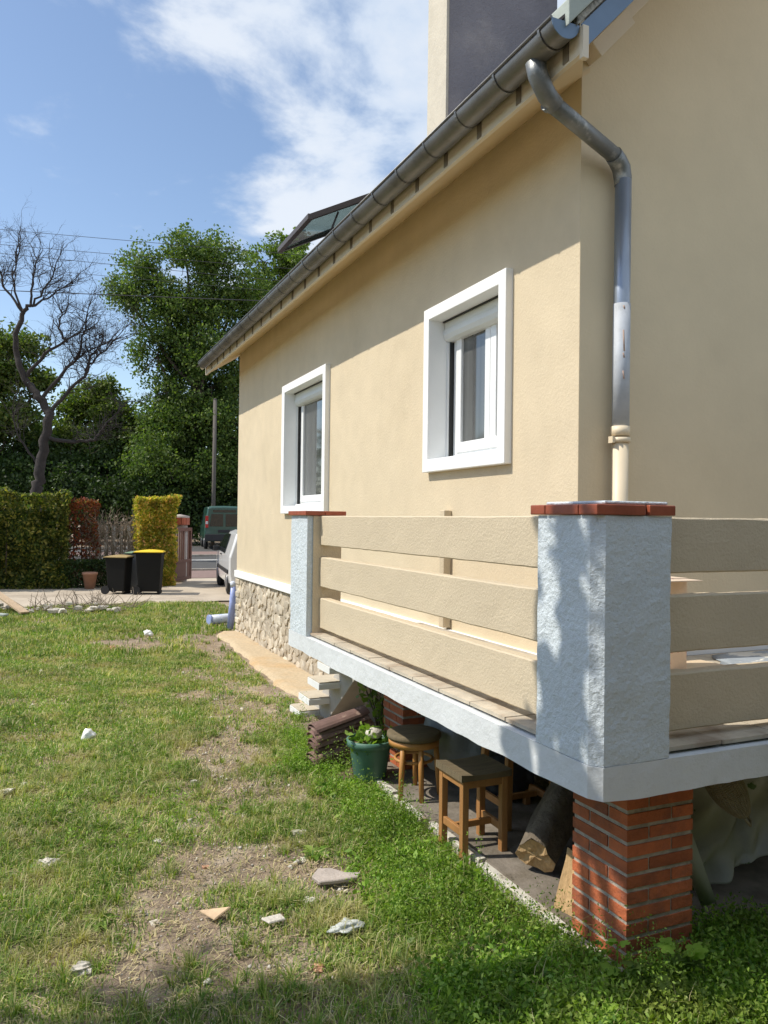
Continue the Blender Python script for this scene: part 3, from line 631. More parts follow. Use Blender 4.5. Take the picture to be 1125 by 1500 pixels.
# clay roof tiles in a leaning stack
def canal_tile():
    mb = MB(); L_ = .42; n_ = 8; V = []
    for iy, x in enumerate((-L_/2, L_/2)):
        r = .092 if iy == 0 else .080
        for k in range(n_+1):
            a = math.pi*k/n_; V.append((x, r*math.cos(a), r*math.sin(a)*.5))
        for k in range(n_, -1, -1):
            a = math.pi*k/n_; V.append((x, (r-.011)*math.cos(a), (r-.011)*math.sin(a)*.5))
    n = 2*(n_+1); mb.add(V, [(j, (j+1) % n, n+(j+1) % n, n+j) for j in range(n)]); mb.f += [tuple(range(n))[::-1], tuple(range(n, 2*n))]; mb.sm += [False]*2
    return mb
ct = canal_tile().mesh('clay_tile'); ct.materials.append(M_tile_c)
r9 = random.Random(9)
for lv in range(11):
    for c in range(1):
        o = bpy.data.objects.new('clay_tile', ct); col.objects.link(o)
        o.location = (1.965+r9.uniform(-.03, .03)+lv*.003, 5.22+r9.uniform(-.014, .014), .03+lv*.0285)
        o.rotation_euler = (r9.uniform(-.05, .05), -.20+r9.uniform(-.03, .03), .06+r9.uniform(-.09, .09)); setp(o, 'dark clay canal roof tile in the leaning stack beside the concrete stairs', 'clay tile', 'clay tiles stacked beside the stairs')
o = bpy.data.objects.new('clay_tile', ct); col.objects.link(o); o.location = (1.98, 4.95, .005); o.rotation_euler = (0, -.05, .5); setp(o, 'single clay roof tile lying loose in the weeds before the tile stack', 'clay tile')
# green pot
gp_ = thing('plant_pot', 'green plastic plant pot with rim, holding a leafy plant', 'plant pot', (2.04, 4.82, .0))
MB().lathe([(.0, .012), (.095, .012), (.10, .0), (.105, .015), (.137, .235), (.140, .24), (.158, .245), (.160, .285), (.150, .290), (.143, .285), (.138, .24), (.13, .235), (0, .235)], (2.04, 4.82, 0), 32).build('pot', M_pot, gp_)
MB().lathe([(.0, .252), (.136, .25)], (2.04, 4.82, 0), 20).build('soil', M_soil, gp_)
def leafcloud(name, mat_, C_, S_, parent=None, up_bias=0.0, asp=.55, fold=0.0, loc=None, along=None):
    """each leaf one rhombus quad; C_ Nx3 centres, S_ N sizes"""
    n = len(C_); dv = rng.normal(size=(n, 3)); dv[:, 2] -= 0.3
    if along is not None: dv = dv*.5+along
    dv /= np.linalg.norm(dv, axis=1)[:, None]
    t = rng.normal(size=(n, 3)); t[:, 2] += up_bias; nn = t-dv*(t*dv).sum(1)[:, None]; nn /= np.linalg.norm(nn, axis=1)[:, None]
    sd_ = np.cross(dv, nn); s = S_[:, None]
    V = np.stack([C_-dv*s*.5, C_+sd_*s*asp*.5-dv*s*.05+nn*s*fold, C_+dv*s*.5, C_-sd_*s*asp*.5-dv*s*.05+nn*s*fold], 1).reshape(-1, 3)
    me = raw_mesh(name, V, np.arange(4*n).reshape(-1, 4), 4)
    return link_mesh(name, me, mat_, parent, loc)
c_ = np.array([2.04, 4.82, .29])+rng.normal(size=(240, 3))*np.array([.075, .075, .035]); leafcloud('foliage', M_weed, c_, rng.uniform(.03, .07, 240), gp_, .6)
wc = MB().lathe([(0, 0), (.045, .005), (.06, .03), (.05, .055), (0, .07)], (2.05, 4.78, .30), 12).build('white_flower_head', M_rock, gp_)
# leafy plant in front of the far brick pier
pl = thing('potted_shrub', 'pale leafy shrub standing between the stairs and the rear brick pier', 'shrub', (2.45, 5.6, .03))
mb = MB(); cs = []
for k in range(14):
    a = random.uniform(0, 6.28); h = random.uniform(.25, .6); p = [(2.45, 5.6, .03), (2.45+.05*math.cos(a), 5.6+.05*math.sin(a), h*.5), (2.45+.14*math.cos(a), 5.6+.14*math.sin(a), h)]
    mb.tube(p, [.006, .004, .002], 5)
    for q in range(10): cs.append(np.array(p[1])+(np.array(p[2])-np.array(p[1]))*random.random()+rng.normal(size=3)*.04)
mb.build('stem', M_bark, pl); leafcloud('foliage', M_lf_light, np.array(cs), rng.uniform(.05, .09, len(cs)), pl, .4)
# round stool
rs = thing('round_stool', 'round wooden bar stool with bentwood ring under the terrace edge', 'stool', (2.17, 4.42, .03))
MB().lathe([(0, .385), (.155, .385), (.168, .39), (.172, .40), (.170, .418), (.155, .425), (0, .422)], (2.17, 4.42, 0), 36).build('seat', M_woodd, rs)
MB().lathe([(.148, .345), (.160, .345), (.160, .384), (.148, .384), (.148, .345)], (2.17, 4.42, 0), 32).build('seat_rim', M_woodr, rs)
for a in (215, 262, 335, 60):
    ca, sa = math.cos(R(a)), math.sin(R(a)); MB().tube([(2.17+.135*ca, 4.42+.135*sa, .384), (2.17+.15*ca, 4.42+.15*sa, .2), (2.17+.165*ca, 4.42+.165*sa, .02)], [.017, .017, .014], 12).build('leg', M_woodr, rs)
MB().tube([(2.17+.118*math.cos(R(a)), 4.42+.118*math.sin(R(a)), .255) for a in range(0, 361, 15)], .010, 8, False).build('ring', M_woodr, rs)
# square stool
def sq_stool(x0, x1, y0, y1, h, label, lean=0, zb=.03):
    t = thing('square_stool', label, 'stool', ((x0+x1)/2, (y0+y1)/2, zb))
    # dished seat
    nxs = 9; V = []; 
    for zf_ in (0, 1):
        for i in range(nxs):
            u = i/(nxs-1)*2-1
            for yy in (y0-.012, y1+.012): V.append((x0-.015+(x1-x0+.03)*(u+1)/2, yy, h-.032+zf_*(.026+.010*u*u)))
    mb = MB(); n2_ = nxs*2
    for i in range(nxs-1):
        a = 2*i; mb_f = [(a, a+2, a+3, a+1), (n2_+a, n2_+a+1, n2_+a+3, n2_+a+2), (a, n2_+a, n2_+a+2, a+2), (a+1, a+3, n2_+a+3, n2_+a+1)]
        mb.add([V[q] for f in mb_f for q in f], [(4*q, 4*q+1, 4*q+2, 4*q+3) for q in range(4)])
    mb.box(x0-.015, x0-.013, y0-.012, y1+.012, h-.032, h+.004); mb.box(x1+.013, x1+.015, y0-.012, y1+.012, h-.032, h+.004)
    mb.build('seat', M_woodd, t)
    for yy in (y0, y1-.028): MB().box(x0+.002, x1-.002, yy+.003, yy+.025, h-.075, h-.033).build('apron', M_woodl, t, .003)
    for xx in (x0, x1-.028): MB().box(xx+.003, xx+.025, y0+.002, y1-.002, h-.075, h-.033).build('apron', M_woodl, t, .003)
    l = lean
    for xx, sx in ((x0, -1), (x1, 1)):
        for yy, sy in ((y0, -1), (y1, 1)):
            cx, cy = xx-sx*.018, yy-sy*.018
            MB().bar((cx, cy, h-.034), (cx+sx*l, cy+sy*l, zb-.01), .037, .037, (0, 1, 0)).build('leg', M_woodl, t, .004)
    for xx in (x0+.018-l*.7, x1-.018+l*.7): MB().bar((xx, y0+.03, zb+.12), (xx, y1-.03, zb+.12), .020, .04).build('stretcher', M_woodl, t, .003)
    MB().bar((x0+.02, (y0+y1)/2, zb+.12), (x1-.02, (y0+y1)/2, zb+.12), .022, .034).build('stretcher', M_woodl, t, .003)
    return t
sq_stool(1.985, 2.255, 3.47, 3.73, .455, 'square wooden stool with dark worn seat nearest the brick pier')
sq_stool(2.42, 2.72, 3.72, 3.99, .60, 'taller wooden stool with splayed legs behind the worn square stool', .035)
sq_stool(2.76, 3.02, 3.3, 3.56, .58, 'wooden stool in deep shade furthest back under the terrace', .03)
# grey bag and dark bag behind stools
def blob(name, label, cat, c, r, mat_, seed, amp=.25, sub=4, parent=None, flat=True):
    import bmesh
    bm = bmesh.new(); bmesh.ops.create_icosphere(bm, subdivisions=sub, radius=1)
    P0 = np.array([v.co[:] for v in bm.verts]); dd = 1+amp*fbm(P0+seed*3.7, 4, 1.6)
    V = P0*dd[:, None]*np.array(r)+np.array(c)
    if flat: V[:, 2] = np.maximum(V[:, 2], c[2]-r[2]*.75)
    for v, q in zip(bm.verts, V): v.co = q
    me = bpy.data.meshes.new(name); bm.to_mesh(me); bm.free(); me.polygons.foreach_set('use_smooth', [True]*len(me.polygons))
    o = link_mesh(name, me, mat_, parent); 
    if label: setp(o, label, cat)
    return o
blob('grey_bag', 'grey plastic bag slumped behind the two stools', 'bag', (2.62, 4.55, .30), (.26, .24, .33), M_plastic_g, 3, .5)
blob('dark_bag', 'dark crumpled bag on the slab behind the legs of the square stool', 'bag', (2.68, 4.12, .17), (.16, .14, .16), M_cbl, 5, .6)
blob('pale_sack', 'pale crumpled sack hanging beside the brick pier above the log', 'sack', (2.40, 2.93, .56), (.085, .08, .13), M_cloth2, 8, .7)
# more stored things in the dark
for i, (a_, b_, lb) in enumerate([((2.62, 3.05, .05), (2.90, 3.30, .70), 'dark plank leaning in the shade behind the logs'), ((2.80, 3.62, .05), (2.84, 3.80, .72), 'thin dark board leaning behind the taller stools')]):
    o = MB().bar(a_, b_, .13, .022, (0, 1, 0)).build('leaning_board', M_woodd, None, .003); setp(o, lb, 'board')
cr_ = thing('crate', 'dark plastic crate stored under the terrace behind the grey bag', 'crate', (2.85, 5.1, .03))
for z in (.06, .14, .22, .30):
    for (xa_, ya_, xb_, yb_) in ((2.66, 4.92, 3.0, 4.92), (2.66, 5.28, 3.0, 5.28), (2.66, 4.92, 2.66, 5.28), (3.0, 4.92, 3.0, 5.28)): MB().bar((xa_, ya_, z), (xb_, yb_, z), .012, .05).build('slat', M_bin, cr_)
MB().box(2.66, 3.0, 4.92, 5.28, .032, .045).build('base', M_bin, cr_)
# logs
def log(label, a, b, r, seed, cut=M_logcut):
    t = thing('log', label, 'log', tuple(a)); a = Vector(a); b = Vector(b); n_ = 14; k = 18
    dv = (b-a).normalized(); u = Vector((0, 0, 1)) if abs(dv.z) < .8 else Vector((1, 0, 0)); u = (u-dv*u.dot(dv)).normalized(); rr = dv.cross(u); V = []
    for i in range(n_):
        p = a+(b-a)*i/(n_-1)
        for j in range(k):
            an = 2*math.pi*j/k; q = 1+.16*math.sin(3*an+seed)+.07*math.sin(7*an+seed*2+i*.5); V.append(p+(u*math.cos(an)+rr*math.sin(an))*r*q)
    mb = MB().add(V, [(i*k+j, i*k+(j+1) % k, (i+1)*k+(j+1) % k, (i+1)*k+j) for i in range(n_-1) for j in range(k)], True); mb.build('bark', M_log, t)
    for e, s in ((0, -1), (n_-1, 1)):
        ring = [V[e*k+j]+dv*s*(.002+.006*math.sin(j*2.3+seed)) for j in range(k)]; c = a if e == 0 else b
        rg = [ring]
        for fr_ in (.75, .5, .25): rg.append([c+(p-c)*fr_+dv*s*random.uniform(-.004, .007) for p in ring])
        MB().add([p for q_ in rg for p in q_]+[c+dv*s*.006], [(a_*k+j, a_*k+(j+1) % k, (a_+1)*k+(j+1) % k, (a_+1)*k+j) for a_ in range(3) for j in range(k)]+[(3*k+j, 3*k+(j+1) % k, 4*k) for j in range(k)]).build('cut_end', cut, t)
    return t
log('thick grey log lying with its sawn end toward the stools', (2.22, 3.17, .13), (2.58, 3.40, .34), .095, 1)
spl = thing('split_log', 'split ochre log standing upright against the brick pier', 'log', (2.2, 2.86, .03))
V = []; k = 12
for i in range(8):
    z = .02+i*.036
    for j in range(k):
        an = 2*math.pi*j/k; q = 1+.22*math.sin(3*an+1)+.1*math.sin(5*an+i*.3); V.append((2.20+(.075-.002*i)*q*math.cos(an)*(1.15-.05*i)+i*.006, 2.84+.07*q*math.sin(an), z+(.015*math.sin(3*an) if i == 7 else 0)))
mb = MB().add(V, [(i*k+j, i*k+(j+1) % k, (i+1)*k+(j+1) % k, (i+1)*k+j) for i in range(7) for j in range(k)]); mb.f.append(tuple(7*k+j for j in range(k))); mb.sm.append(False); mb.build('wood', M_logcut, spl)
# cloth bundle + basket right of pier
cb = thing('cloth_bundle', 'pale oilcloth with green leaf print hanging in folds right of the brick pier', 'cloth', (2.9, 2.75, .1))
nu, nv = 110, 60; V = []
for j in range(nv):
    v = j/(nv-1)
    for i in range(nu):
        u = i/(nu-1); x = 2.50+u*1.3; fold = .05*(1-abs(math.sin(u*15+1.3*v))**.6)*(1.2-.5*u)+.02*math.sin(u*61+9*v)*(.5+.5*math.sin(v*7+u*3))
        y = 2.66+fold+.22*u*(1-v)-.10*v*math.exp(-((u-.5)/.25)**2); z = .70-.12*math.exp(-(u/.12)**2)-v*(.42+.16*math.sin(u*6+.4))+.012*math.sin(u*17+v*3)
        V.append((x+.05*v+.012*math.sin(v*19+u*8), y+.012*math.sin(v*23+u*31), z))
q = np.array([(j*nu+i, j*nu+i+1, (j+1)*nu+i+1, (j+1)*nu+i) for j in range(nv-1) for i in range(nu-1)])
me = raw_mesh('cloth', np.array(V), q, 4); me.polygons.foreach_set('use_smooth', [True]*len(me.polygons)); cl = link_mesh('cloth', me, M_cloth, cb)
md = cl.modifiers.new('solid', 'SOLIDIFY'); md.thickness = .004
mb = MB()
for s in (0, 1):
    V = [(2.60+.03*s, 2.60+.02*s, .52), (2.66+.03*s, 2.66, .56), (2.74, 2.58+.03*s, .30), (2.80, 2.56, .12), (2.74, 2.56, .11)]
mb.add([(2.47, 2.60, .60), (2.53, 2.58, .60), (2.60, 2.53, .36), (2.68, 2.50, .13), (2.62, 2.52, .11), (2.53, 2.56, .34)], [(0, 1, 2, 5), (5, 2, 3, 4)], True); fo = mb.build('fold', M_cloth2, cb); md = fo.modifiers.new('solid', 'SOLIDIFY'); md.thickness = .012
bk = thing('wicker_basket', 'wicker basket lying on its side on the oilcloth', 'basket', (2.93, 2.55, .6))
mb = MB(); A_ = Vector((2.66, 2.50, .70)); Bk = Vector((2.80, 2.46, .50)); dv = (Bk-A_).normalized(); u = dv.orthogonal().normalized(); r_ = dv.cross(u)
def bp(t, an):
    rr = .075*math.sin(math.pi*(.25+.62*t))
    return A_+(Bk-A_)*t+(u*math.cos(an)+r_*math.sin(an))*rr
for k in range(26):
    a = 2*math.pi*k/26; mb.tube([bp(t/10, a+(t/10)*.5) for t in range(11)], .0026, 4, False)
for k in range(26):
    t = .02+k*.038; mb.tube([bp(t, 2*math.pi*j/20)+Vector((.002*(-1)**j, 0, 0)) for j in range(21)], .0026, 4, False)
wv = mb.build('weave', M_wick, bk); wv['kind'] = 'stuff'
MB().tube([Bk+u*.03, Bk+dv*.05+u*.02, Bk+dv*.055-u*.02, Bk-u*.03], .006, 8).build('handle', M_wick, bk)
# things on the terrace floor seen through the rails
bd = B('wood_board', M_lamin, None, 3.02, 3.62, 3.0, 3.5, .912, .94, .003); setp(bd, 'pale wood-grain board lying flat on the terrace behind the lower rail', 'board')
t = blob('plastic_sheet', 'blue grey plastic sheet spread on the terrace floor behind the rails', 'sheet', (4.5, 3.15, .91), (.85, .5, .035), M_tarp, 2, .5)
bx = thing('cardboard_box', 'small printed cardboard box standing on the terrace behind the middle rail', 'box', (3.15, 3.3, .9))
B('box_body', M_box, bx, 3.06, 3.29, 3.28, 3.5, .945, 1.45, .003); B('flap', M_box, bx, 3.06, 3.29, 3.17, 3.279, 1.44, 1.445, .001)

# ================================================================== FAR YARD
def G(x, y): return float(gz(x, y))
# rolls beside the far corner
rl = thing('wrapped_roll', 'white and blue plastic wrapped roll lying on the grass by the house corner', 'roll', (3.0, 13.9, -.1))
zr = G(2.9, 13.9)+.09
MB().tube([(2.72, 13.75, zr+.02), (3.5, 13.95, zr+.03)], .085, 16).build('wrap', M_roll, rl)
MB().tube([(2.71, 13.747, zr+.02), (2.75, 13.757, zr+.02)], .092, 16).build('end_band', M_roll_b, rl)
rl = thing('standing_roll', 'blue plastic bundle standing upright against the stone corner', 'roll', (3.0, 13.1, -.1))
MB().tube([(2.95, 13.12, -.12), (2.985, 13.1, .30), (3.0, 13.1, .62)], [.055, .06, .05], 12).build('wrap', M_roll_b, rl)
MB().tube([(3.0, 13.1, .60), (2.97, 13.1, .68)], [.06, .035], 10).build('wrap_top', M_roll, rl)

# wheelie bins
def wheelie(label, x, y, w_, h, dpt, bodym, lidm, ang):
    z = G(x, y)+.03; t = thing('wheelie_bin', label, 'bin', (0, 0, 0), 'wheelie bins on the driveway')
    hw = w_/2; hb = hw*.88; hd = dpt/2; hdb = hd*.84
    V = [(-hb, -hdb, .07), (hb, -hdb, .07), (hb, hdb-.02, .07), (-hb, hdb-.02, .07), (-hw, -hd, h-.09), (hw, -hd, h-.09), (hw, hd, h-.09), (-hw, hd, h-.09), (-hw, -hd, h-.06), (hw, -hd, h-.06), (hw, hd, h-.06), (-hw, hd, h-.06)]
    mb = MB().add(V, [(3, 2, 1, 0), (0, 1, 5, 4), (1, 2, 6, 5), (2, 3, 7, 6), (3, 0, 4, 7), (4, 5, 9, 8), (5, 6, 10, 9), (6, 7, 11, 10), (7, 4, 8, 11), (8, 9, 10, 11)]); mb.build('body', bodym, t, .025)
    MB().box(-hw-.015, hw+.015, -hd-.015, hd+.015, h-.085, h-.065).build('rim', bodym, t, .006)
    # domed lid
    V = []; 
    for i in range(6):
        v = i/5; 
        for j in range(9):
            u = j/8*2-1; V.append((u*(hw+.03), -hd-.03+v*(dpt+.07), h-.055+.055*math.sqrt(max(0, 1-u**4))*math.sin(math.pi*(.12+.8*v))))
    mb = MB().add(V, [(i*9+j, i*9+j+1, (i+1)*9+j+1, (i+1)*9+j) for i in range(5) for j in range(8)], True); mb.box(-hw-.03, hw+.03, -hd-.03, hd+.04, h-.064, h-.045); mb.build('lid', lidm, t)
    MB().tube([(-hw*.7, hd+.075, h-.08), (hw*.7, hd+.075, h-.08)], .014, 8).build('handle', bodym, t)
    for s in (-1, 1): MB().bar((s*hw*.7, hd-.02, h-.09), (s*hw*.7, hd+.075, h-.08), .03, .03).build('handle_arm', bodym, t)
    MB().tube([(-hb-.04, hdb+.02, .1), (hb+.04, hdb+.02, .1)], .012, 8).build('axle', M_iron, t)
    for s in (-1, 1):
        wh = MB().tube([(s*(hb+.02), hdb+.02, .1), (s*(hb+.06), hdb+.02, .1)], .1, 18); wh.build('wheel', M_tyre, t)
    MB().box(-hb, hb, -hdb-.005, -hdb+.05, 0.0, .075).build('foot', bodym, t, .01)
    t.location = (x, y, z); t.rotation_euler.z = ang; return t
wheelie('smaller black wheelie bin with brown lid, leftmost of the bins', 1.72, 19.6, .46, .93, .50, M_bin, M_libb, R(62))
wheelie('larger black wheelie bin with bright yellow lid', 2.40, 19.35, .56, 1.06, .60, M_bin, M_liby, R(75))
wheelie('grey wheelie bin with green lid standing behind the other two', 2.22, 20.15, .46, 1.0, .50, M_bing, M_libg, R(70))
# terracotta pot
tp = thing('terracotta_pot', 'terracotta pot standing at the foot of the bare hedge', 'pot', (1.15, 21.1, -.1))
zt_ = G(1.15, 21.1)+.03
MB().lathe([(0, 0), (.12, 0), (.175, .36), (.19, .36), (.19, .42), (.165, .42), (.15, .36), (0, .35)], (1.15, 21.1, zt_), 20).build('pot', M_terra, tp)
# hedges
def hedge(name, label, x0, x1, y0, y1, h, mat_, n_, size, core=True, coremat=None, zb=None, ragged=.06):
    t = thing(name, label, 'hedge', ((x0+x1)/2, (y0+y1)/2, G(x0, y0)))
    zb = G((x0+x1)/2, y0) if zb is None else zb
    P = rng.random((n_, 3)); face = rng.random(n_)
    x = x0+P[:, 0]*(x1-x0); y = y0+P[:, 1]*(y1-y0); z = zb+.03+P[:, 2]*(h-.03)
    k = face < .5; y[k] = y0+np.abs(rng.normal(size=k.sum()))*.2
    k = (face >= .5) & (face < .72); z[k] = zb+h-np.abs(rng.normal(size=k.sum()))*.10
    k = (face >= .72) & (face < .82); x[k] = x1-np.abs(rng.normal(size=k.sum()))*.1
    k = (face >= .82) & (face < .88); x[k] = x0+np.abs(rng.normal(size=k.sum()))*.1
    C_ = np.stack([x, y, z], -1); off = fbm(C_, 3, 2.2); C_[:, 1] -= off*ragged*2; C_[:, 2] += off*ragged*1.2*P[:, 2]; C_[:, 0] += off*ragged*(P[:, 0]-.5)*2
    leafcloud('foliage', mat_, C_, rng.uniform(size*.7, size*1.3, n_), t, .3)
    if core:
        mb = rough_prism_z([(x0+.3, y0+.55), (x1-.3, y0+.55), (x1-.3, y1-.2), (x0+.3, y1-.2)], zb, zb+h-.45, .12, 2.5, .22); mb.build('inner_twigs', coremat or M_lf_dark, t)
    mb = MB()
    for k in range(int((x1-x0)*3)):
        xx = random.uniform(x0+.1, x1-.1); mb.tube([(xx, y0+.35, zb-.05), (xx+random.uniform(-.1, .1), y0+.3, zb+h*.7)], [.02, .008], 5)
    mb.build('stems', M_bark, t); return t
hedge('clipped_hedge', 'tall green clipped hedge with yellowing top left of the red shrub', -5.5, .62, 21.35, 22.5, 2.42, M_hd_green, 40000, .09, ragged=.24)
hedge('red_shrub', 'sparse hedge plant with dark red leaves between green and bare hedge', .55, 1.35, 21.6, 22.4, 2.25, M_hd_red, 3000, .085, False, ragged=.2)
hedge('golden_hedge', 'golden yellow hedge block beside the brown gate', 2.28, 3.33, 21.25, 22.2, 2.38, M_hd_gold, 14000, .085, True, M_hd_gold, ragged=.15)
hedge('low_shrub', 'low dark green shrubs growing at the foot of the bare hedge', .45, 2.6, 21.3, 21.7, .75, M_lf_dark, 6000, .07, False)
# bare twig hedge
tw = thing('bare_hedge', 'leafless grey twig hedge between the red shrub and golden hedge', 'hedge', (1.8, 22, G(1.8, 22)))
mb = MB(); zb = G(1.8, 22)
for k in range(420):
    x = random.uniform(1.1, 2.5); y = random.uniform(21.7, 22.2); z0_ = zb+random.uniform(0, 1.6); p = [Vector((x, y, z0_))]; dr = Vector((random.gauss(0, .5), random.gauss(0, .3), 1)).normalized()
    for q in range(4): dr = (dr+Vector((random.gauss(0, .35), random.gauss(0, .25), random.gauss(0, .2)))).normalized(); nx_ = p[-1]+dr*.17; nx_.z = min(nx_.z, zb+2.36); p.append(nx_)
    mb.tube(p, [.008, .007, .006, .005, .003], 3, False)
mb.build('twigs', M_twig, tw)
mb = MB()
for k in range(9): x = 1.15+k*.155; mb.tube([(x, 22, zb-.05), (x+random.uniform(-.1, .1), 22, zb+1.7)], [.022, .01], 5)
mb.build('stems', M_twig, tw)
# garden fence behind the bare hedge
fe = thing('garden_fence', 'garden fence with pale pickets and thin dark rails behind the bare hedge', 'fence', (1.4, 22.7, -.1))
zb = G(1.4, 22.7)
B('low_wall', M_gpost, fe, .3, 3.3, 22.75, 22.93, zb-.1, zb+.55, .01); B('wall_coping', M_fence, fe, .28, 3.32, 22.70, 22.97, zb+.552, zb+.62, .01)
for z in (.95, 1.7): B('rail', M_iron, fe, .3, 3.3, 22.80, 22.84, zb+z, zb+z+.03, .004)
for k in range(14): B('picket', M_fence if 5 <= k <= 9 else M_iron, fe, .4+k*.2, .4+k*.2+(.09 if 5 <= k <= 9 else .03), 22.77, 22.795, zb+.63, zb+1.62, .004)
# gate pillar and gate leaf
gpz = G(3.6, 22.6)
gpl = thing('gate_pillar', 'round-topped rendered gate pillar with brick coping', 'pillar', (3.62, 22.7, gpz))
MB().lathe([(.22, 0), (.22, 1.68), (.0, 1.68)], (3.62, 22.7, gpz), 24).build('shaft', M_gpost, gpl)
for k in range(12):
    a0 = 2*math.pi*k/12+.02; a1 = 2*math.pi*(k+1)/12-.02
    pts = [(3.62+r*math.cos(a), 22.7+r*math.sin(a), gpz+1.66) for r, a in ((.18, a0), (.275, a0), (.275, (a0+a1)/2), (.275, a1), (.18, a1))]; MB().prism(pts, (0, 0, .20)).build('coping_brick', M_coping, gpl, .006)
MB().lathe([(.27, 1.862), (.265, 1.91), (0, 1.96)], (3.62, 22.7, gpz), 24).build('cap', M_gpost, gpl)
gt = thing('wooden_gate', 'brown wooden gate leaf with vertical slats standing open', 'gate', (3.3, 22.2, gpz))
A0 = Vector((3.28, 21.75, gpz+.10)); A1 = Vector((3.98, 22.9, gpz+.10)); dv = (A1-A0)
dirn = Vector((dv.x, dv.y, 0)).normalized(); Lg = dv.length
def gbar(name, s0, s1, z0, z1, th): 
    a = A0+dirn*s0; b = A0+dirn*s1; return MB().bar(a+Vector((0, 0, (z0+z1)/2)), b+Vector((0, 0, (z0+z1)/2)), th, z1-z0).build(name, M_gate, gt, .004)
gbar('rail', 0, Lg, 1.38, 1.48, .05); gbar('rail', 0, Lg, .50, .58, .05); gbar('rail', 0, Lg, 0, .09, .05); gbar('panel', .05, Lg-.05, .092, .498, .025)
gbar('stile', 0, .09, .0, 1.48, .06); gbar('stile', Lg-.09, Lg, .0, 1.48, .06)
for k in range(7): s = .13+k*(Lg-.26)/7; gbar('slat', s+.02, s+.10, .582, 1.378, .022)

# vehicles: lofted body from stations along local +y (front)
def ring(y, zb, zbelt, zr, wb, wbelt, wr):
    return [(-wb, y, zb), (-wbelt, y, zb+(zbelt-zb)*.35), (-wbelt, y, zbelt), (-wr, y, zr-.06*(zr > zbelt+.1)), (-wr*.8, y, zr), (0, y, zr+.02), (wr*.8, y, zr), (wr, y, zr-.06*(zr > zbelt+.1)), (wbelt, y, zbelt), (wbelt, y, zb+(zbelt-zb)*.35), (wb, y, zb), (0, y, zb)]
def vehicle(name, label, stations, bodym, wheels, wr_, glass, extras, loc, ang):
    t = thing(name, label, 'van' if 'van' in name else 'car', (0, 0, 0)); n = 12
    V = [p for s in stations for p in ring(*s)]; k = len(stations)
    mb = MB().add(V, [(i*n+j, i*n+(j+1) % n, (i+1)*n+(j+1) % n, (i+1)*n+j) for i in range(k-1) for j in range(n)], False); mb.f += [tuple(range(n))[::-1], tuple((k-1)*n+j for j in range(n))]; mb.sm += [False]*2
    mb.build('body', bodym, t, .03, seg=3)
    for (x, y) in wheels:
        s = 1 if x > 0 else -1
        w_ = MB().tube([(x-s*.12, y, wr_), (x-s*.02, y, wr_), (x+s*.035, y, wr_), (x+s*.055, y, wr_)], [wr_, wr_, wr_*.97, wr_*.8], 24).build('wheel', M_tyre, t)
        MB().tube([(x+s*.05, y, wr_), (x+s*.068, y, wr_)], [wr_*.62, wr_*.55], 16).build('rim', M_rim, w_)
        MB().tube([(x-s*.03, y, wr_+.02), (x+s*.012, y, wr_+.02)], wr_*1.16, 24).build('wheel_arch', M_cbl, t)
    for nm, pts, off in glass: MB().prism(pts, off).build(nm, M_cgl, t, .004)
    for nm, mt, bx_ in extras: MB().box(*bx_).build(nm, mt, t, .015)
    t.location = loc; t.rotation_euler.z = ang; return t
# white small van: front away from camera
cst = [(-2.0, .35, .90, 1.45, .78, .82, .66), (-1.9, .28, .92, 1.52, .80, .84, .68), (-.4, .26, .94, 1.55, .82, .85, .68), (.35, .26, .96, 1.50, .82, .85, .64), (1.15, .26, .98, 1.02, .82, .84, .76), (1.85, .28, .88, .90, .80, .82, .70), (2.08, .34, .78, .80, .70, .72, .62), (2.14, .40, .62, .64, .62, .64, .58)]
gl = [('side_window', [(-.846, -.9, .98), (-.846, .90, 1.0), (-.72, .38, 1.40), (-.70, -.2, 1.45), (-.70, -.9, 1.45)], (-.012, 0, 0)), ('side_window', [(.846, -.9, .98), (.846, .90, 1.0), (.72, .38, 1.40), (.70, -.2, 1.45), (.70, -.9, 1.45)], (.012, 0, 0)), ('windscreen', [(-.72, 1.16, 1.05), (.72, 1.16, 1.05), (.60, .37, 1.51), (-.60, .37, 1.51)], (0, .02, .02))]
ex = [('side_trim', M_cbl, (-.868, -.845, -1.8, .95, .52, .62)), ('side_trim', M_cbl, (.845, .868, -1.8, .95, .52, .62)), ('bumper', M_cbl, (-.76, .76, 2.0, 2.17, .34, .52)), ('wing_mirror', M_cbl, (-1.0, -.85, .70, .82, .97, 1.10)), ('wing_mirror', M_cbl, (.85, 1.0, .70, .82, .97, 1.10)), ('headlight', M_lampw, (-.74, -.48, 1.96, 2.10, .66, .80)), ('headlight', M_lampw, (.48, .74, 1.96, 2.10, .66, .80)), ('door_handle', M_cbl, (-.875, -.85, -.1, .08, .90, .94))]
vehicle('parked_car', 'white car parked in the drive beyond the house corner', cst, M_carw, [(-.78, 1.35), (.78, 1.35), (-.78, -1.3), (.78, -1.3)], .31, gl, ex, (5.10, 19.95, G(5.0, 20)+.03), R(-7))
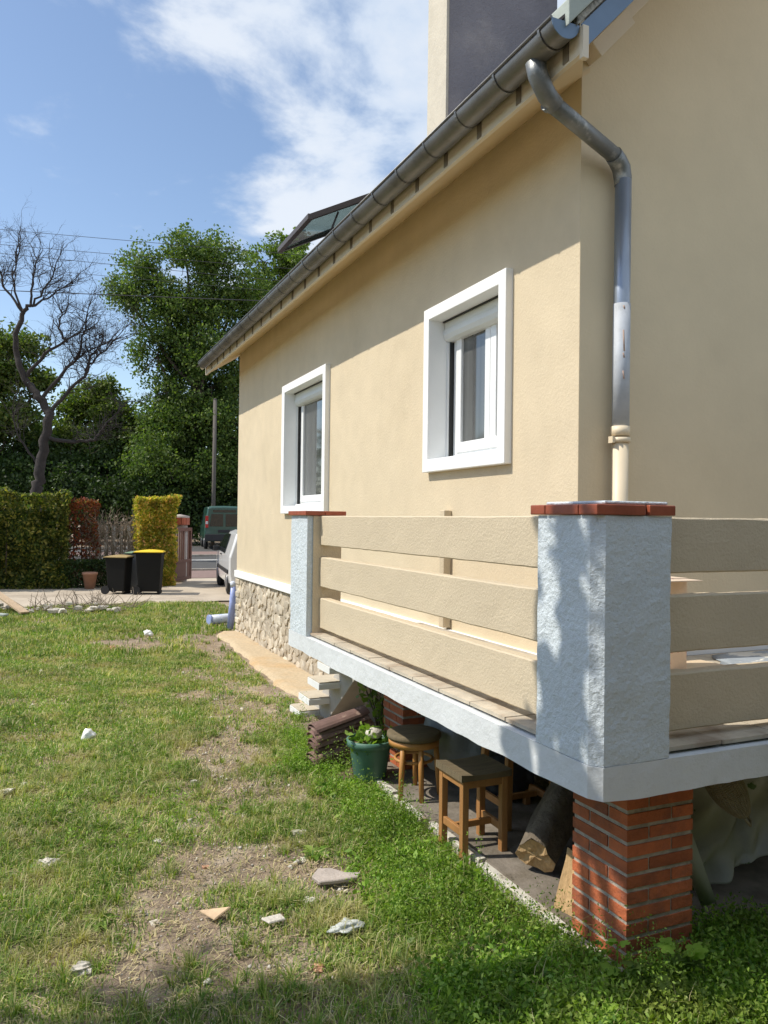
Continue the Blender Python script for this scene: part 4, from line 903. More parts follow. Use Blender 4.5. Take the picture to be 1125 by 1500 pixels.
# green van, rear towards camera
vst = [(-2.4, .45, 1.05, 2.02, .84, .90, .76), (-2.32, .38, 1.08, 2.10, .88, .94, .80), (1.2, .36, 1.08, 2.12, .90, .95, .80), (1.6, .36, 1.08, 1.95, .90, .95, .74), (2.1, .38, 1.06, 1.12, .88, .92, .80), (2.6, .42, .90, .92, .80, .84, .72)]
gl = [('rear_window', [(-.70, -2.405, 1.12), (-.06, -2.405, 1.12), (-.06, -2.405, 1.72), (-.62, -2.405, 1.72)], (0, -.012, 0)), ('rear_window', [(.06, -2.405, 1.12), (.70, -2.405, 1.12), (.62, -2.405, 1.72), (.06, -2.405, 1.72)], (0, -.012, 0)), ('upper_panel', [(-.55, -2.405, 1.80), (.55, -2.405, 1.80), (.55, -2.405, 1.92), (-.55, -2.405, 1.92)], (0, -.01, 0)), ('side_window', [(-.95, .3, 1.2), (-.95, 1.3, 1.2), (-.84, 1.2, 1.8), (-.84, .3, 1.8)], (-.012, 0, 0))]
ex = [('tail_light', M_tail, (-.90, -.76, -2.43, -2.36, 1.05, 1.62)), ('tail_light', M_tail, (.76, .90, -2.43, -2.36, 1.05, 1.62)), ('reverse_light', M_lampw, (-.885, -.775, -2.445, -2.41, 1.22, 1.36)), ('bumper', M_cbl, (-.92, .92, -2.56, -2.34, .42, .74)), ('number_plate_recess', M_cbl, (-.3, .3, -2.43, -2.39, .82, .96))]
vehicle('green_van', 'dark green van parked across the road, seen from behind', vst, M_carg, [(-.86, -1.5), (.86, -1.5), (-.86, 1.5), (.86, 1.5)], .34, gl, ex, (8.45, 40.0, G(8, 38)+.05), R(-8))
# utility pole and wires
po = thing('utility_pole', 'grey wooden utility pole beside the road in front of the tall tree', 'pole', (8.65, 42.95, .1))
MB().tube([(8.62, 42.95, .1), (8.65, 42.95, 3.5), (8.66, 42.95, 8.25)], [.12, .11, .10], 12).build('shaft', M_pole, po)
MB().lathe([(.104, 0), (.104, .06), (0, .1)], (8.66, 42.95, 8.25), 12).build('cap', M_iron, po)
wl = [((-1.74, 35.59, 13.51), (4.43, 32.88, 13.0), .010, 'topmost thin overhead wire crossing the sky above the trees'), ((-1.73, 35.6, 12.89), (2.13, 33.9, 12.58), .010, 'second overhead wire from the top'), ((-1.73, 35.6, 12.53), (2.13, 33.91, 12.16), .010, 'third overhead wire from the top'), ((-1.73, 35.6, 12.0), (2.13, 33.91, 11.66), .008, 'fourth overhead wire from the top, the faintest'), ((-1.7, 35.61, 11.01), (7.29, 31.65, 10.71), .018, 'thick black cable, lowest of the overhead lines')]
for a, b, r_, lb in wl:
    a, b = Vector(a), Vector(b); dv = b-a; a2 = a-dv*(18/dv.length); b2 = a+dv*(22/dv.length); pts = []
    for k in range(17):
        t = k/16; s = (t*40-18)/dv.length; p = a+dv*s; p.z += .0; pts.append(p)
    # gentle sag
    for k, p in enumerate(pts): p.z += ((k/8-1)**2-.0)*.12
    o = MB().tube(pts, r_, 5).build('overhead_wire', M_wire); setp(o, lb, 'wire', 'overhead wires')

# ================================================================== TREES
def branch_tubes(mb, pts, r0, r1, n=7):
    k = len(pts); mb.tube(pts, [r0+(r1-r0)*i/(k-1) for i in range(k)], n, False)
dt = thing('bare_tree', 'leafless dead tree with twisting dark branches at the left', 'tree', (-.2, 32.86, -.1))
sk = [[(-0.2, 32.86, -.2), (-0.2, 32.86, 2.35), (-0.14, 32.82, 3.11), (0.04, 32.73, 4.29), (0.21, 32.64, 5.64), (-0.11, 32.77, 6.23), (-0.46, 32.92, 6.73), (-0.86, 33.09, 7.48), (-0.99, 33.14, 8.49), (-0.81, 33.05, 9.5), (-0.51, 32.91, 9.84)],
[(0.21, 32.64, 5.73), (0.78, 32.38, 6.49), (1.46, 32.07, 7.18), (1.64, 31.98, 8.02), (2.13, 31.76, 8.45)],
[(-0.07, 32.76, 6.23), (0.69, 32.41, 7.33), (1.14, 32.21, 7.84), (1.67, 31.97, 8.19)],
[(-0.62, 32.99, 7.15), (0.06, 32.68, 8.0), (0.74, 32.37, 8.51), (1.36, 32.1, 8.86)],
[(-0.77, 33.03, 9.59), (-1.37, 33.28, 10.42), (-1.61, 33.38, 11.09), (-1.85, 33.48, 11.85)],
[(-0.77, 33.03, 9.59), (-1.14, 33.18, 10.68), (-1.0, 33.1, 11.69)],
[(-0.51, 32.91, 9.84), (-0.44, 32.87, 10.69), (-0.3, 32.8, 11.62)],
[(-0.51, 32.91, 9.84), (0.1, 32.64, 10.19), (0.71, 32.36, 10.62)],
[(-0.51, 32.91, 9.84), (-0.06, 32.7, 10.44), (0.32, 32.53, 11.29)],
[(0.2, 32.65, 4.72), (1.19, 32.22, 4.65), (1.81, 31.95, 4.74), (2.11, 31.81, 5.16), (2.79, 31.5, 6.01)],
[(-0.18, 32.84, 3.78), (-0.82, 33.1, 4.79), (-1.06, 33.2, 5.63)],
[(1.14, 32.21, 7.84), (1.36, 32.1, 8.69), (1.5, 32.03, 9.62)],
[(0.74, 32.37, 8.51), (0.5, 32.47, 9.18), (0.73, 32.37, 9.69)],
[(1.46, 32.07, 7.18), (1.53, 32.04, 7.51), (1.83, 31.9, 7.85), (2.44, 31.63, 8.54)]]
def smooth_path(p, sub=4, jit=.05):
    p = [Vector(q) for q in p]; o = []
    for i in range(len(p)-1):
        a = p[max(i-1, 0)]; b = p[i]; c = p[i+1]; d_ = p[min(i+2, len(p)-1)]
        for k in range(sub):
            t = k/sub; o.append(.5*((2*b)+(c-a)*t+(2*a-5*b+4*c-d_)*t*t+(3*b-a-3*c+d_)*t**3)+Vector((random.gauss(0, jit), random.gauss(0, jit), random.gauss(0, jit))))
    o.append(p[-1]); return o
mb = MB(); br = MB(); tips = []
r3 = random.Random(31)
def grow(p, dr, L_, r, lvl, mbx):
    pts = [p.copy()]; n_ = 4; q = p.copy(); dd = dr.copy()
    for k in range(n_):
        dd = (dd+Vector((r3.gauss(0, .26), r3.gauss(0, .26), r3.gauss(.04, .22)))).normalized(); q = q+dd*(L_/n_); pts.append(q.copy())
    mbx.tube(pts, [r*(1-.6*i/n_) for i in range(n_+1)], 4 if lvl > 1 else 5, False)
    if lvl < 4:
        for k in range(3 if lvl < 3 else 2):
            i = r3.randint(1, n_); nd = (dd+Vector((r3.gauss(0, .7), r3.gauss(0, .7), r3.gauss(.15, .5)))).normalized(); grow(pts[i], nd, L_*r3.uniform(.55, .8), r*.55, lvl+1, mbx)
for i, s in enumerate(sk):
    P = smooth_path(s, 4, .03 if i else .04); r0 = .23 if i == 0 else (.08 if i in (1, 2, 3, 9) else .05); r1 = .07 if i == 0 else .022
    branch_tubes(mb if i == 0 else br, P, r0, r1, 8)
    if i == 0: continue
    for k, p in enumerate(P[3:]):
        for rep in range(2 if i in (1, 2, 3, 13, 11, 12) else 2):
            if r3.random() < .95:
                t_ = (P[min(k+4, len(P)-1)]-P[k+2]).normalized(); nd = (t_+Vector((r3.gauss(0, .8), r3.gauss(0, .8), r3.gauss(.25, .5)))).normalized(); grow(p, nd, r3.uniform(.5, 1.0), .018, 1 if i not in (9, 10) else 2, br)
    grow(P[-1], (P[-1]-P[-3]).normalized(), 1.1, .022, 0, br)
mb.build('trunk', M_barkd, dt); br.build('branches', M_barkd, dt)

def tree(name, label, base, blobs, matl, n_leaf, size, trunk_r=.3, barkm=None, dens_pow=.5, clump=1.0, group=None, cat='tree', gaps=.15):
    t = thing(name, label, cat, base, group); bx, by, bz = base
    vol = np.array([b[3]**2.2 for b in blobs]); vol /= vol.sum(); Cs = []; 
    mb = MB(); top = max(b[2] for b in blobs); cx = np.mean([b[0] for b in blobs]); cy = np.mean([b[1] for b in blobs])
    lead = Vector((cx, cy, bz+(top-bz)*.75)); bp_ = Vector(base)-Vector((0, 0, .3))
    tr = smooth_path([bp_, bp_.lerp(lead, .35)+Vector((random.uniform(-.3, .3), 0, 0)), bp_.lerp(lead, .7), lead], 4, .04); branch_tubes(mb, tr, trunk_r, trunk_r*.25, 9)
    mb.build('trunk', barkm or M_bark, t); lb = MB()
    for b, v in zip(blobs, vol):
        c = np.array(b[:3]); r = b[3]; tr_i = tr[min(len(tr)-1, max(2, int(len(tr)*min(.95, max(.1, (c[2]-bz)/(top-bz)*.8)))))]
        P = smooth_path([tr_i, tr_i.lerp(Vector(c), .5)+Vector((0, 0, -.2*r)), Vector(c)], 3, .05); branch_tubes(lb, P, trunk_r*.35, .04, 6)
        for k in range(7):
            dr = Vector(rng.normal(size=3)).normalized(); lb.tube([Vector(c)-dr*.1, Vector(c)+dr*r*.5+Vector((0, 0, .1)), Vector(c)+dr*r*.92], [.04, .025, .012], 4, False)
        nl = int(n_leaf*v); nc = max(6, int(nl/26/clump)); dd = rng.normal(size=(nc, 3)); dd /= np.linalg.norm(dd, axis=1)[:, None]
        rad = r*(rng.random(nc)**dens_pow)*(1+.28*fbm(dd*1.7+c, 3, 1)); cc_ = c+dd*rad[:, None]*np.array([1, 1, .92])
        idx = rng.integers(0, nc, nl); Cs.append(cc_[idx]+rng.normal(size=(nl, 3))*np.array([.30, .30, .20])*clump*min(1, r*.6))
    lb.build('limbs', barkm or M_bark, t); C_ = np.concatenate(Cs)
    keep = fbm(C_, 3, .55) > -gaps*2.2; C_ = C_[keep]
    leafcloud('crown', matl, C_, rng.uniform(size*.7, size*1.35, len(C_)), t, .5, .6); return t
big = [(5.0, 43.5, 14.9, 1.66), (6.8, 42.7, 15.9, 1.47), (8.7, 43.0, 15.9, 1.66), (3.9, 43.0, 13.5, 1.11), (5.9, 43.2, 13.1, 2.03), (8.4, 43.1, 13.4, 2.03), (10.0, 43.5, 14.5, 1.66), (5.6, 43.3, 10.5, 1.6), (7.9, 42.3, 10.2, 2.21), (6.3, 43.1, 7.6, 2.1), (8.3, 42.2, 7.2, 2.21), (5.9, 42.3, 4.6, 2.1), (8.0, 42.3, 4.3, 2.21), (10.1, 43.5, 9.4, 1.84), (9.9, 42.6, 5.9, 1.84), (10.9, 43.1, 11.8, 1.66), (12.2, 43.6, 8.5, 2.2), (12, 43.6, 12.5, 1.8)]
push = lambda L: [(x*1.08, y*1.08, 1.75+(z-1.75)*1.08, q*1.08) for x, y, z, q in L]
big = push(big)
tree('ivy_clad_tree', 'tallest leafy tree, its dark trunk column clad in ivy, behind the pole', (7.8, 47, .2), big, M_lf_big, 125000, .175, .4, gaps=.07)
tree('ivy_column', 'dense dark evergreen growth filling the lower part below the tallest tree', (7.1, 47.4, .2), push([(6.6, 44.2, 3.5, 2.6), (8.9, 44.2, 3.5, 2.6), (7.2, 44.2, 7.5, 2.4), (9.2, 44.4, 8, 2.2), (11.5, 44, 4, 2.6), (7.3, 44, 10.8, 1.7)]), M_lf_dark, 50000, .2, .4, gaps=.4)
tree('bright_tree', 'lighter green tree rising behind the gutter right of the tallest tree', (14, 49, .2), [(12.8, 48.8, 18.2, 1.23), (14.0, 49.3, 19.4, 1.1), (14.4, 48.1, 18.2, 1.32), (12.8, 48.8, 16.2, 1.75), (15.2, 50.0, 16.8, 1.75), (15.2, 48.8, 20.0, 0.8), (14, 49, 12.5, 2.6), (16, 49, 10, 2.6)], M_lf_light, 30000, .22, .35)
tree('left_tree', 'bushy green tree behind the bare tree at the left edge', (-2, 50.5, .2), [(-2.2, 50.0, 11.8, 1.11), (-0.9, 50.5, 11.9, 1.11), (-1.8, 49.9, 9.9, 1.38), (-0.1, 49.1, 9.5, 0.99), (-1.6, 49.8, 7.5, 1.58), (-3.4, 50.6, 10.2, 1.97), (-3.8, 51.9, 7.2, 1.97), (-6, 51, 10, 2.4), (-7, 51, 7, 2.6)], M_lf_mid, 42000, .22, .3)
tree('middle_tree', 'loose mid-height tree between the bare tree and the tallest tree', (2.8, 51.5, .2), [(3.3, 50.9, 9.6, 1.05), (2.2, 52.5, 8.5, 1.47), (4.1, 50.6, 7.9, 1.47), (5.1, 50.1, 6.7, 1.6), (1.4, 51.8, 6.2, 1.68), (3.4, 50.9, 5.8, 1.89), (-0.1, 52.4, 5.8, 1.68), (4.9, 50.2, 4.2, 1.9)], M_lf_mid, 40000, .22, .3)
tree('undergrowth', 'dark bank of bushes along the far side of the road', (1.7, 47.5, .2), [(-1.8, 48.9, 3.3, 2.1), (-0.1, 48.1, 2.9, 2.0), (1.7, 47.3, 2.9, 2.1), (3.5, 46.5, 2.6, 2.1), (5.6, 45.6, 2.2, 2.0), (7.7, 45.2, 2.0, 1.9), (9.5, 45.4, 2.3, 1.9), (-3.6, 49.6, 3.2, 2.3), (10.9, 45.4, 2.3, 1.93), (1.5, 50, 4.5, 2.4), (4, 49, 4.0, 2.4), (-1.5, 51, 5, 2.4), (13, 46, 3, 2.4), (-6.5, 50, 3.5, 2.6)], M_lf_dark, 60000, .20, .15, cat='bushes', gaps=.5)
fo = rng.random((26000, 3)); Cf = np.stack([-60+fo[:, 0]*150, 58+fo[:, 1]*6, fo[:, 2]**1.1*9.0], -1); Cf[:, 2] *= 1+.35*fbm(np.stack([Cf[:, 0], Cf[:, 0]*0, Cf[:, 0]*0], -1), 3, .12)
o = leafcloud('far_wood', M_lf_dark, Cf, rng.uniform(.5, .95, len(Cf)), None, .3); o['kind'] = 'stuff'; setp(o, 'dark far wood closing the view behind the roadside trees', 'wood')
# shade tree whose leaves dapple the near pillar (stands left of the camera)
sh = [(-.85, 3.25, 5.15, .2), (-.85, 3.24, 4.85, .22), (-.9, 3.30, 4.55, .23), (-.85, 3.38, 4.32, .16), (-.85, 3.62, 4.27, .09), (-.9, 3.16, 4.2, .15), (-.85, 3.57, 5.17, .07), (-.85, 3.55, 4.64, .08), (-1.3, 3.35, 4.1, .32), (-1.9, 3.4, 4.05, .38), (-2.5, 3.45, 4.1, .42), (-3.1, 3.5, 4.3, .5), (-3.6, 3.9, 5.0, .7)]
tree('shade_tree', 'leafy tree left of the view whose branches dapple the near pillar', (-4.3, 3.9, 0), sh, M_lf_shade, 3600, .075, .12, gaps=.05, clump=.55)

# ================================================================== GRASS, WEEDS, RUBBLE
BARE = [(1.13, 5.1, .35), (.88, 4.47, .3), (.82, 4.01, .32), (.6, 3.7, .3), (.60, 3.42, .24), (1.0, 3.9, .28), (1.2, 3.75, .22), (.35, 3.06, .15), (2.2, 9.5, .35), (1.9, 7.3, .4), (2.25, 8.2, .35), (1.75, 9.6, .4), (1.1, 5.95, .25), (2.35, 11.6, .4), (1.55, 8.3, .3), (1.2, 12, .5), (2.3, 12.4, .4), (2.1, 7.0, .3)]
def bareness(x, y):
    b = np.zeros_like(x)
    for bx, by, br_ in BARE: b = np.maximum(b, .9*np.exp(-(((x-bx)**2+((y-by)*.8)**2)/br_**2)))
    n = fbm(np.stack([x, y, x*0+3], -1), 4, 2.3)
    tp = [(2.3, 12), (2.0, 9), (1.6, 7), (1.12, 5.2), (.85, 4.2), (.6, 3.3)]; dm = np.full_like(x, 9.0)
    for (ax, ay), (bx, by) in zip(tp[:-1], tp[1:]):
        t = np.clip(((x-ax)*(bx-ax)+(y-ay)*(by-ay))/((bx-ax)**2+(by-ay)**2), 0, 1); dm = np.minimum(dm, np.hypot(x-ax-t*(bx-ax), y-ay-t*(by-ay)))
    b = np.maximum(b, .62*np.exp(-(dm/.30)**2))
    return np.clip(b*1.05+n*.9+.10+.25*fbm(np.stack([x, y, x*0+31], -1), 2, 9), 0, 1)
def weediness(x, y):
    strip = 1-.9*sstep(x, 1.97, 2.04)*(y > 2.75)*(y < 5.0)
    xe = np.interp(y, [2.0, 2.9, 3.5, 4.3, 5.2, 6.4, 7], [1.25, 1.3, 1.42, 1.55, 1.6, 2.0, 2.2])
    n = fbm(np.stack([x, y, x*0+9], -1), 3, 3)
    return sstep(x-xe+n*.28, -.05, .12)*strip
def outside(x, y):
    return (y < 17.3+.1*np.sin(x*3)) & ~((x > 2.0) & (y > 2.5) & (y < 6.6)) & ~((x > np.interp(y, [6.0, 6.9, 9, 11, 12.6, 12.9], [2.2, 2.36, 2.44, 2.54, 2.58, 2.75])-.02) & (y < 13.0) & (y > 6)) & ~((x > 2.03) & (x < 2.45) & (y > 2.34) & (y < 2.8)) & ~((x > 3) & (y > 2.5) & (y < 13))
def blades(name, n, xr, yr, hmin, hmax, wd, mat_, keepf, lean=.55, lab=None, cat='grass'):
    x = rng.uniform(*xr, n); y = rng.uniform(*yr, n); k = outside(x, y) & (rng.random(n) < keepf(x, y)); x, y = x[k], y[k]; n = len(x)
    z = gz(x, y); hn = fbm(np.stack([x, y, x*0+5], -1), 3, 1.6)
    h = rng.uniform(hmin, hmax, n)*(1+.6*hn); h = np.clip(h, hmin*.5, hmax*1.7); an = rng.uniform(0, 2*np.pi, n); bend = rng.uniform(.15, 1.0, n)*lean
    dx, dy = np.cos(an), np.sin(an); px, py = -dy, dx; w_ = wd*rng.uniform(.7, 1.3, n)*.5
    b0 = np.stack([x-px*w_, y-py*w_, z-.004], -1); b1 = np.stack([x+px*w_, y+py*w_, z-.004], -1)
    mxp = np.stack([x+dx*h*bend*.35, y+dy*h*bend*.35, z+h*.6], -1); m0 = mxp-np.stack([px*w_*.8, py*w_*.8, 0*w_], -1); m1 = mxp+np.stack([px*w_*.8, py*w_*.8, 0*w_], -1)
    tp_ = np.stack([x+dx*h*bend*1.05, y+dy*h*bend*1.05, z+h*(1-.45*bend)], -1)
    V = np.stack([b0, b1, m0, m1, tp_], 1).reshape(-1, 3); q = np.arange(n)*5
    Fi = np.concatenate([np.stack([q, q+1, q+3], -1), np.stack([q, q+3, q+2], -1), np.stack([q+2, q+3, q+4], -1)])
    o = link_mesh(name, raw_mesh(name, V, Fi, 3), mat_, None, (0, 0, 0)); o['kind'] = 'stuff'; setp(o, lab, cat)
    return o
gk = lambda x, y: np.clip(1.05-1.25*bareness(x, y), .03, 1)*(1-.6*weediness(x, y))
blades('grass', 170000, (-1.0, 2.6), (1.9, 6.0), .012, .05, .0048, M_grass, gk, 1.5, 'short mixed green and dry grass of the near lawn')
blades('grass', 60000, (-1.0, 2.6), (1.9, 6.0), .03, .085, .0046, M_grass, lambda x, y: np.maximum(gk(x, y)*sstep(fbm(np.stack([x, y, x*0+1], -1), 3, 3.5), -.1, .35), .6*weediness(x, y)), 1.1, 'taller grass patches of the near lawn')
blades('grass', 150000, (-1.6, 3.0), (6.0, 11.0), .015, .065, .0078, M_grass, gk, 1.3, 'rough green grass of the middle lawn')
blades('grass', 90000, (-2.4, 3.6), (11.0, 17.4), .03, .10, .013, M_grass, gk, .9, 'longer grass along the driveway edge')
blades('grass', 40000, (-7, -1), (1, 17), .04, .10, .014, M_grass, lambda x, y: x*0+1, .6, 'grass left of the view')
blades('grass', 9000, (-1.0, 2.3), (1.9, 4.2), .08, .18, .0030, M_grass, lambda x, y: np.clip(.45-.9*bareness(x, y)+.4*(y < 2.8), 0, 1), 1.1, 'tall thin grass stalks in the foreground')
blades('grass', 16000, (2.4, 6.0), (1.2, 2.55), .03, .08, .005, M_grass, lambda x, y: x*0+1, .7, 'shaded grass below the right side of the terrace')
def tufts(name, nt_, xr, yr, per, hr, wd, lab):
    tx = rng.uniform(*xr, nt_); ty = rng.uniform(*yr, nt_); k = outside(tx, ty) & (rng.random(nt_) < np.clip(1.1-bareness(tx, ty)*1.3, .05, 1)); tx, ty = tx[k], ty[k]; nt_ = len(tx)
    hs = rng.uniform(*hr, nt_); n = nt_*per; an = rng.uniform(0, 2*np.pi, n); rad = rng.random(n)*.022; x = np.repeat(tx, per)+np.cos(an)*rad; y = np.repeat(ty, per)+np.sin(an)*rad; z = gz(x, y)
    h = np.repeat(hs, per)*rng.uniform(.45, 1.1, n); bend = rng.uniform(.3, 1.5, n); dx, dy = np.cos(an), np.sin(an); px, py = -dy, dx; w_ = wd*rng.uniform(.6, 1.3, n)*.5
    def P(t, ww): return np.stack([x+dx*h*bend*t*t*.75+px*w_*ww, y+dy*h*bend*t*t*.75+py*w_*ww, z-.004+h*(t-.38*bend*t*t)], -1)
    V = np.stack([P(0, -1), P(0, 1), P(.5, -.9), P(.5, .9), P(1, 0)], 1).reshape(-1, 3); q = np.arange(n)*5
    Fi = np.concatenate([np.stack([q, q+1, q+3], -1), np.stack([q, q+3, q+2], -1), np.stack([q+2, q+3, q+4], -1)])
    o = link_mesh(name, raw_mesh(name, V, Fi, 3), M_grass, None, (0, 0, 0)); o['kind'] = 'stuff'; setp(o, lab, 'grass')
tufts('grass_tufts', 2600, (-1, 2.3), (2.0, 6.5), 26, (.04, .13), .0044, 'loose tufts of longer arching grass in the near lawn')
tufts('grass_tufts', 1500, (-1.6, 3), (6.5, 16.8), 16, (.06, .15), .009, 'loose tufts of longer grass in the far lawn')
# straw / clippings lying flat
n = 52000; x = rng.uniform(-1, 2.4, n); y = 2+rng.random(n)**1.5*10; k = outside(x, y) & (rng.random(n) < .3+.7*bareness(x, y)) & (rng.random(n) > .8*weediness(x, y)); x, y = x[k], y[k]; n = len(x); z = gz(x, y)+rng.uniform(.004, .022, n)
an = rng.uniform(0, 6.28, n); L_ = rng.uniform(.008, .045, n); wv_ = rng.uniform(.0007, .0018, n)*(1+y*.12); dx, dy = np.cos(an)*L_/2, np.sin(an)*L_/2; px, py = -np.sin(an)*wv_, np.cos(an)*wv_; tz = rng.uniform(-.012, .012, n)
V = np.stack([np.stack([x-dx-px, y-dy-py, z-tz], -1), np.stack([x+dx-px, y+dy-py, z+tz], -1), np.stack([x+dx+px, y+dy+py, z+tz], -1), np.stack([x-dx+px, y-dy+py, z-tz], -1)], 1).reshape(-1, 3)
o = link_mesh('dry_clippings', raw_mesh('dry_clippings', V, np.arange(4*n).reshape(-1, 4), 4), M_straw, None, (0, 0, 0)); o['kind'] = 'stuff'; setp(o, 'dry straw-coloured grass clippings strewn over the lawn', 'straw')
# crumbs of gravel
n = 9000; x = rng.uniform(-.5, 2.4, n); y = 2.2+rng.random(n)**1.3*9; k = outside(x, y) & (rng.random(n) < .1+1.0*bareness(x, y)); x, y = x[k], y[k]; n = len(x); s = rng.uniform(.002, .0075, n)*(1+.05*y); z = gz(x, y)+s*.5
oc = np.array([(1, 0, 0), (-1, 0, 0), (0, 1, 0), (0, -1, 0), (0, 0, .7), (0, 0, -.7)]); V = (np.stack([x, y, z], -1)[:, None]+oc[None]*s[:, None, None]*rng.uniform(.6, 1.3, (n, 6, 1))).reshape(-1, 3)
of = np.array([(0, 2, 4), (2, 1, 4), (1, 3, 4), (3, 0, 4), (2, 0, 5), (1, 2, 5), (3, 1, 5), (0, 3, 5)]); Fi = (np.arange(n)*6)[:, None, None]+of[None]
o = link_mesh('gravel', raw_mesh('gravel', V, Fi.reshape(-1, 3), 3), M_rock, None, (0, 0, 0)); o['kind'] = 'stuff'; setp(o, 'small pale gravel crumbs in the bare soil', 'gravel')
n = 700; x = rng.uniform(-.3, 1.9, n); y = 2.4+rng.random(n)**1.2*9; k = outside(x, y) & (rng.random(n) < .12+.9*bareness(x, y)) & (rng.random(n) > weediness(x, y)); x, y = x[k], y[k]; n = len(x); s = rng.gamma(2.0, .0042, n)+.003; z = gz(x, y)+s*.45
V = (np.stack([x, y, z], -1)[:, None]+oc[None]*s[:, None, None]*rng.uniform(.5, 1.4, (n, 6, 1))).reshape(-1, 3); Fi = (np.arange(n)*6)[:, None, None]+of[None]
o = link_mesh('rubble_crumbs', raw_mesh('rubble_crumbs', V, Fi.reshape(-1, 3), 3), M_rock, None, (0, 0, 0)); o['kind'] = 'stuff'; setp(o, 'pale broken rubble crumbs scattered along the worn ground', 'rubble')
# weeds: stems with leaflets
def weeds(name, n, xr, yr, hr, ls, keep, lab, per=9, spread=.045):
    x = rng.uniform(*xr, n); y = rng.uniform(*yr, n); k = outside(x, y) & (rng.random(n) < keep(x, y)); x, y = x[k], y[k]; n = len(x); z = gz(x, y); h = rng.uniform(*hr, n)*(1+.5*fbm(np.stack([x, y, x*0+2], -1), 3, 2.5))
    u = rng.random((n, per)); C_ = np.stack([x[:, None]+rng.normal(size=(n, per))*spread*(.4+u*.6), y[:, None]+rng.normal(size=(n, per))*spread*(.4+u*.6), z[:, None]+.006+h[:, None]*u], -1).reshape(-1, 3)
    o = leafcloud(name, M_weed, C_, rng.uniform(ls*.6, ls*1.4, len(C_)), None, 1.1, .46, 0.08, (0, 0, 0)); o['kind'] = 'stuff'; setp(o, lab, 'weeds'); return o
weeds('weeds', 11000, (1.1, 2.2), (2.0, 6.7), (.03, .11), .016, lambda x, y: weediness(x, y)*(.35+.65*sstep(fbm(np.stack([x, y, x*0+4], -1), 3, 5), -.35, .1)), 'bright green leafy weeds along the terrace edge', 12, .022)
weeds('weeds', 5200, (1.1, 2.2), (2.0, 6.7), (.11, .28), .013, lambda x, y: weediness(x, y)*sstep(fbm(np.stack([x, y, x*0+12], -1), 3, 3), -.1, .3), 'taller feathery weeds standing above the leafy ones', 22, .018)
weeds('weeds', 1600, (1.1, 2.2), (2.0, 6.7), (.03, .10), .040, lambda x, y: weediness(x, y), 'broad-leaved weeds among the terrace edge growth', 5, .03)
weeds('weeds', 4500, (1.3, 2.9), (1.9, 2.6), (.05, .15), .022, lambda x, y: x*0+.9, 'leafy weeds around the foot of the brick pier', 10, .03)
weeds('weeds', 9000, (-1, 2.4), (2.0, 13), (.015, .05), .020, lambda x, y: np.clip(sstep(fbm(np.stack([x, y, x*0+7], -1), 3, 1.3), .0, .3)*(1-bareness(x, y)), 0, 1), 'low clover and broad-leaved weeds scattered in the lawn', 8, .03)
# seedlings with lobed leaves at the pier
def lobed(r):
    pts = []
    for k in range(20):
        a = math.pi*2*k/20; q = .62+.38*abs(math.cos(2.5*a))**.8; pts.append((r*q*math.cos(a), r*q*math.sin(a), -.18*r*q*q))
    return pts
def seedling(x, y, hs, label):
    t = thing('maple_seedling', label, 'seedling', (x, y, 0)); 
    for i, (dx, dy, h, r) in enumerate(hs):
        MB().tube([(x, y, -.02), (x+dx*.5, y+dy*.5, h*.7), (x+dx, y+dy, h)], [.003, .0022, .0015], 5, False).build('stem', M_weed, t)
        for s in range(3):
            a = random.uniform(0, 6.28); c = Vector((x+dx+.022*math.cos(a), y+dy+.022*math.sin(a), h+random.uniform(-.01, .012))); rot = Matrix.Rotation(random.uniform(-.6, .6), 3, 'X') @ Matrix.Rotation(random.uniform(-.5, .5), 3, 'Y') @ Matrix.Rotation(a, 3, 'Z')
            P = [c+rot @ Vector(p) for p in lobed(r)]; MB().add(P+[c], [(k, (k+1) % 20, 20) for k in range(20)], True).build('leaf', M_lf_light if i % 2 else M_weed, t)
seedling(2.12, 2.24, [(.0, -.02, .20, .034), (.07, -.03, .13, .04), (-.03, -.05, .09, .035)], 'maple seedling growing in front of the brick pier corner')
seedling(2.24, 2.20, [(.0, 0, .16, .04), (.05, 0, .11, .038), (-.06, -.02, .07, .035)], 'maple seedling with two pale leaves right of the pier corner')
seedling(1.98, 2.30, [(.0, 0, .20, .025), (.03, -.05, .14, .028), (-.05, 0, .10, .03)], 'thin seedling climbing the sunlit side of the brick pier')
seedling(1.80, 2.12, [(.0, 0, .07, .04), (.06, 0, .05, .035), (-.05, 0, .04, .03)], 'low seedling in the weeds left of the brick pier')
# broad rosettes
rb = random.Random(12)
def rosette(x, y, r, lab):
    z = G(x, y); mb = MB()
    for k in range(11):
        a = 2*math.pi*k/11+rb.uniform(-.2, .2); L_ = r*rb.uniform(.7, 1.1); w_ = L_*.17; dv = Vector((math.cos(a), math.sin(a), 0)); s = Vector((-dv.y, dv.x, 0)); c = Vector((x, y, z+.005))
        P = []
        for i in range(5):
            u = i/4; wd = w_*math.sin(math.pi*(.12+.83*u)); m_ = c+dv*L_*u+Vector((0, 0, L_*(.55*u-.45*u*u))); P += [m_-s*wd+Vector((0, 0, wd*.3)), m_, m_+s*wd+Vector((0, 0, wd*.3))]
        mb.add(P, [(i*3+j, i*3+j+1, i*3+j+4, i*3+j+3) for i in range(4) for j in range(2)], True)
    o = mb.build('dandelion_plant', M_weed, None); setp(o, lab, 'weed', 'dandelion rosettes in the lawn')
